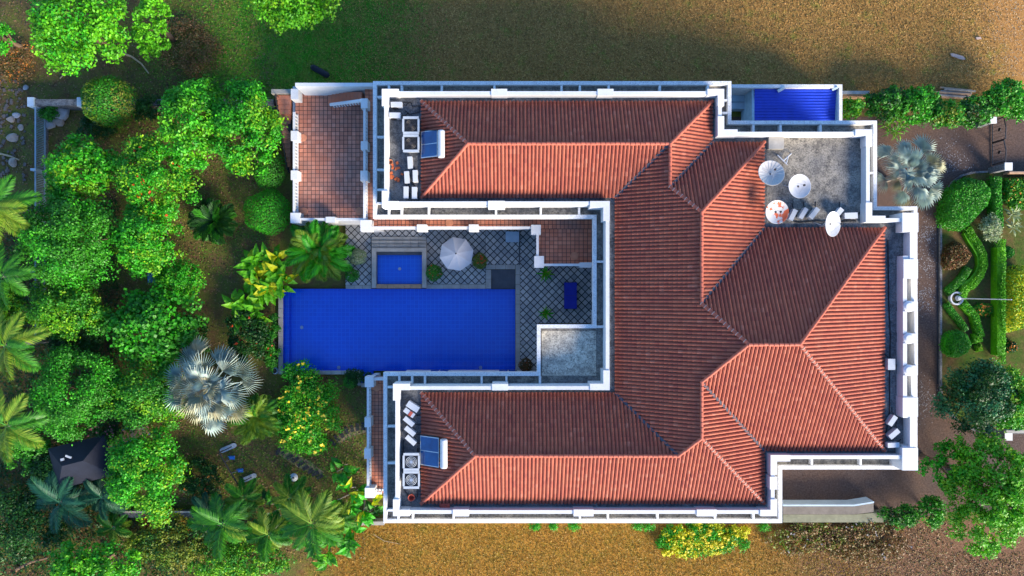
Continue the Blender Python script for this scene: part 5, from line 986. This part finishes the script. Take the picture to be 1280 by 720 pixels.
# sticks and fallen branches
for pts, lb, r_ in (([(0, 192, .1), (12, 195, .15), (24, 200, .1)], 'fallen grey branch near the yellowing palm', .09), ([(152, 66, .4), (165, 71, .3), (177, 80, .2), (186, 92, .1)], 'pale crooked dead branch under the narrow lime tree', .09), ([(75, 98, .1), (85, 88, .3), (100, 80, .2)], 'dead twig pile below the large lime tree', .05), ([(20, 712, .2), (40, 702, .3), (60, 697, .2)], 'fallen brown log in the south-west corner', .13), ([(205, 684, .1), (218, 676, .15)], 'short cut log below the retaining wall', .12), ([(0, 670, .5), (18, 685, .9), (28, 700, .4)], 'bare curved stem in the south-west corner', .04), ([(160, 585, 3.4), (180, 577, 3.6), (205, 566, 3.5)], 'long thin bare stick leaning over the yellow topped tree', .035), ([(467, 668, .05), (480, 676, .1), (500, 680, .05)], 'dry fallen stick on the south lawn', .03)):
    m = MB(); m.tube([P(*p_) for p_ in pts], [r_ * (1 - .5 * i / len(pts)) for i in range(len(pts))], 6); tag(m.build('fallen_branch', M['dry_stem' if r_ < .12 else 'bark']), lb, 'branch')
# odds and ends
m = MB(); q_ = P(192, 347, .5); bn = thing('garden_bench', (q_[0], q_[1], 0), 'small dark blue bench beside the bright shrub', 'bench')
m.box(-.28, -.42, .22, .42, .40, .46); m.build('seat', M['blue_paint'], bn, local=True); m = MB(); m.box(-.34, -.42, -.285, .42, .46, .85); m.build('backrest', M['blue_paint'], bn, local=True)
for sx in (-.2, .15):
    for sy in (-.36, .36): m = MB(); m.box(sx - .03, sy - .03, sx + .03, sy + .03, 0, .40); m.build('leg', M['dark_steel'], bn, local=True)
q_ = P(367, 597, .5); gl_ = thing('garden_lamp', (q_[0], q_[1], 0), 'white round garden lamp at the end of the stepping stones', 'lamp'); m = MB(); m.lathe(0, 0, [(.06, 0), (.06, .4)], 8); m.build('post', M['steel'], gl_, local=True); m = MB(); m.lathe(0, 0, [(.09, .58), (.16, .56), (.36, .46), (.36, .44), (.05, .42)], 18); m.build('shade', M['appliance'], gl_, local=True); m = MB(); m.lathe(0, 0, [(0, .63), (.07, .62), (.088, .58)], 12); m.build('cap', M['dark_steel'], gl_, local=True)
q_ = P(342, 464, .4); hr = thing('hose_reel', (q_[0], q_[1], 0), 'coiled pale hose by the pool corner', 'hose'); m = MB(); 
for k_ in range(3): m.tube([(( .28 - .02 * k_) * math.cos(t * .4), (.28 - .02 * k_) * math.sin(t * .4), .05 + k_ * .06) for t in range(17)], .03, 5)
m.build('coil', M['pale_blue'], hr, local=True); m = MB(); m.lathe(0, 0, [(0, .02), (.2, .02), (.2, 0)], 12); m.build('disc', M['dark_steel'], hr, local=True)
m = MB(); a_, b_ = Vector(P(389, 83, .16)), Vector(P(411, 95, .16)); m.tube([a_, a_.lerp(b_, .1), a_.lerp(b_, .9), b_], [.16, .27, .27, .15], 10); tag(m.build('rolled_tarp', M['navy_roof']), 'rolled dark navy tarp lying on the green lawn', 'tarp')
m = MB(); m.ppoly([(1188, 67), (1191, 66.5), (1204, 70), (1207, 74), (1203, 74.5), (1190, 70)], 0, .1); tag(m.build('loose_board', M['mortar']), 'pale loose board lying on the brown lawn', 'board'); m = MB(); m.ppoly([(1220, 46.5), (1226, 46), (1227, 48.5), (1221, 49)], 0, .12); tag(m.build('loose_block', M['mortar']), 'small pale block near the dry bare patch', 'block')
pk = thing('plank_stack', P(1198, 116, 0), 'weathered grey planks stacked behind the north hedge', 'planks')
for i in range(7):
    m = MB(); q_ = P(1196 + random.uniform(-5, 6), 110.5 + i * 1.9, .3); m.rbox(q_[0], q_[1], random.uniform(2.6, 3.6), .14, R(-4) + random.uniform(-.03, .03), .1 + (i % 2) * .06, .18 + (i % 2) * .08); m.build('plank', M['bark_grey'] if i % 3 else M['timber'], pk)
nw = thing('low_brick_wall', P(1070, 116, 0), 'tan capped stub wall beside the service yard', 'wall'); m = MB(); m.pbox(1053.5, 113.5, 1087, 117.5, 0, 1.2); m.build('wall_run', M['coping'], nw); m = MB(); m.pbox(1053.5, 117.6, 1087, 120, 0, 1.0); m.build('timber_board', M['timber'], nw)
# gate pillars and steel gates on the east boundary
def gate(label, y0, y1, ya, rung):
    bx = XY(1241.5, 0, .2)[0]; gt = thing('driveway_gate', (bx, (XY(0, y0, .2)[1] + XY(0, y1, .2)[1]) / 2, 0), label, 'gate'); Y0, Y1 = XY(0, y0, .2)[1], XY(0, y1, .2)[1]; ht = 1.75
    mid = (Y0 + Y1) / 2
    for a_, b_ in ((Y0, mid + .04), (mid - .04, Y1)):
        m = MB(); m.tube([(bx, a_, .1), (bx, b_, .1)], .05, 5); m.tube([(bx, a_, ht * .85), (bx, (a_ + b_) / 2, ht), (bx, b_, ht * .95)], .05, 5); m.tube([(bx, a_, .1), (bx, a_, ht * .85)], .06, 5); m.tube([(bx, b_, .1), (bx, b_, ht * .95)], .06, 5); m.build('leaf_frame', M['dark_steel'], gt)
        m = MB(); k_ = int(abs(b_ - a_) / .28)
        for i in range(1, k_): y_ = a_ + (b_ - a_) * i / k_; m.tube([(bx, y_, .1), (bx, y_, ht * .9)], .014, 4)
        m.build('bars', M['dark_steel'], gt, kind='stuff'); m = MB(); yc = (a_ + b_) / 2; m.lathe(0, 0, [(0, .03), (.16, .03), (.16, -.03), (0, -.03)], 8); m.build('crest', M['black'], gt, local=True, loc=(0, yc - gt.location.y, ht * .55), rot=(0, R(90), 0))
gate('black double steel gate across the north driveway entrance', 151, 206, 0, 0)
def pillar(a, c, ht, w_, label):
    q_ = P(a, c, ht); o = thing('gate_pillar', (q_[0], q_[1], 0), label, 'pillar', 'gate pillars'); m = MB(); m.box(-w_ / 2, -w_ / 2, w_ / 2, w_ / 2, 0, ht - .1); m.build('shaft', M['grey_concrete'], o, local=True); m = MB(); m.box(-w_ / 2 - .07, -w_ / 2 - .07, w_ / 2 + .07, w_ / 2 + .07, ht - .1, ht); m.build('cap', M['white'], o, local=True)
pillar(1261, 208, 2.2, .5, 'white capped pillar at the hinge of the black gate'); pillar(1261, 546, 2.2, .5, 'white capped pillar beside the big driveway tree'); pillar(1242, 150, 2.0, .4, 'pillar at the hedge end of the black gate')
m = MB(); m.pbox(1262, 214.5, 1400, 217, 0, .9); bw2 = thing('roadside_wall', P(1270, 215, 0), 'brown topped low wall running out past the gate pillar', 'wall'); m.build('wall_run', M['timber'], bw2); m = MB(); m.pbox(1262, 213.9, 1400, 214.4, 0, .7); m.build('inner_face', M['coping'], bw2)
m = MB(); m.pbox(1258, 538, 1400, 541.5, 0, .5); bw3 = thing('roadside_wall', P(1270, 540, 0), 'low wall along the south driveway entrance', 'wall'); m.build('wall_run', M['coping'], bw3); m = MB(); m.pbox(1258, 541.7, 1400, 542.6, 0, .35); m.build('footing', M['grey_concrete'], bw3)
# round planter with flagpole
q_ = P(1196, 373, .5); pt = thing('round_planter', (q_[0], q_[1], iz), 'round white planter ring in the driveway garden', 'planter'); m = MB(); m.lathe(0, 0, [(.54, 0), (.58, .38), (.58, .42), (.46, .42), (.42, .25)], 24); m.build('ring', M['appliance'], pt, local=True); m = MB(); m.lathe(0, 0, [(0, .26), (.43, .25)], 24); m.build('soil', M['garden'], pt, local=True); m = MB(); m.lathe(.12, .02, [(0, .62), (.16, .6), (.24, .3)], 14); m.build('pedestal', M['appliance_grey'], pt, local=True)
q_ = P(1200.5, 373, .5); fp = thing('flagpole', (q_[0], q_[1], iz), 'tall thin white flagpole rising from the round planter', 'flagpole'); m = MB(); m.tube([(0, 0, .2), (0, 0, 6.4)], [.05, .028], 8); m.build('pole', M['appliance'], fp, local=True); m = MB(); m.lathe(0, 0, [(0, 6.5), (.05, 6.46), (.05, 6.42), (0, 6.4)], 8); m.build('finial', M['steel'], fp, local=True)

# ------------------------------------------------------------------ uncountable ground cover
def scatter(name, mat, regions, n_, size, asp, seed, up=1.0, z=.05, label=None):
    rng = np.random.default_rng(seed); areas = np.array([(c - a) * (d - b_) for a, b_, c, d in regions]); Cs = []
    for (a, b_, c, d), k_ in zip(regions, (areas / areas.sum() * n_).astype(int)):
        X_ = rng.uniform(a, c, k_) + (rng.normal(0, 22, k_) if c > 400 and (d < 200 or b_ > 640) else 0); Y_ = rng.uniform(b_, d, k_); s_ = H / F; Cs.append(np.stack([(X_ - 640) * s_, (360 - Y_) * s_, rng.uniform(.01, z, k_)], -1))
    C = np.concatenate(Cs); N = unit(rng.normal(0, .6, C.shape) + np.array([0, 0, up])); V, Q = leaves(C, N, size, asp, rng); V[:, 2] = np.maximum(V[:, 2], .003); o = link(name, np_mesh(V, Q), M[mat]); tag(o, label, 'ground cover', kind='stuff'); return o
scatter('dry_grass', 'grass_dry', [(400, 656, 1090, 730)], 44000, .14, .35, 1, .8, .09, 'dry golden grass south of the villa'); scatter('brown_grass', 'grass_brown', [(430, -10, 1235, 122)], 70000, .14, .35, 2, .8, .08, 'dry brown grass north of the villa')
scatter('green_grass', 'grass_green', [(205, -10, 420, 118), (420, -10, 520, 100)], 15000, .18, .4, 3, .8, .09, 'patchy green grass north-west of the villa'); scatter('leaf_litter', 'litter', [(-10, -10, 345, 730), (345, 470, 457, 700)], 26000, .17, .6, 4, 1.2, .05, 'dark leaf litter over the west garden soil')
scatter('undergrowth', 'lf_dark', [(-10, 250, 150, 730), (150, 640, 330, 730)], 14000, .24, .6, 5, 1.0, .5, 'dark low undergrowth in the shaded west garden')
scatter('straw_grass', 'lf_scrub', [(1070, 655, 1180, 730), (1180, 690, 1290, 730)], 5000, .15, .5, 6, 1.0, .06, 'straw and dead leaves left of the big driveway tree'); scatter('bare_straw', 'dry_stem', [(1240, -10, 1290, 95)], 1500, .12, .4, 8, 1.0, .05, 'pale straw on the bare patch beyond the lawn')
scatter('garden_moss', 'grass_green', [(120, 130, 345, 345), (190, 530, 455, 640), (345, 480, 457, 600)], 16000, .15, .4, 12, .9, .07, 'thin green grass between the west garden trees')
rng = np.random.default_rng(9); pet = []
for a, c, sp_, k_ in ((1158, 292, 6, 160), (1156, 372, 7, 190), (1158, 500, 8, 150), (1190, 205, 12, 260), (1160, 330, 7, 120)): pet.append(np.stack([rng.normal(a, sp_, k_), rng.normal(c, sp_ * 1.4, k_)], -1))
pet = np.concatenate(pet); C = np.stack([(pet[:, 0] - 640) * H / F, (360 - pet[:, 1]) * H / F, rng.uniform(.012, .03, len(pet))], -1); C = C[pet[:, 0] < 1172 + (pet[:, 1] < 215) * 60]; N = unit(rng.normal(0, .15, C.shape) + np.array([0, 0, 1])); V, Q = leaves(C, N, .10, .7, rng); tag(link('fallen_petals', np_mesh(V, Q), M['white_petal']), 'whitish fallen petals on the driveway', 'petals', kind='stuff')
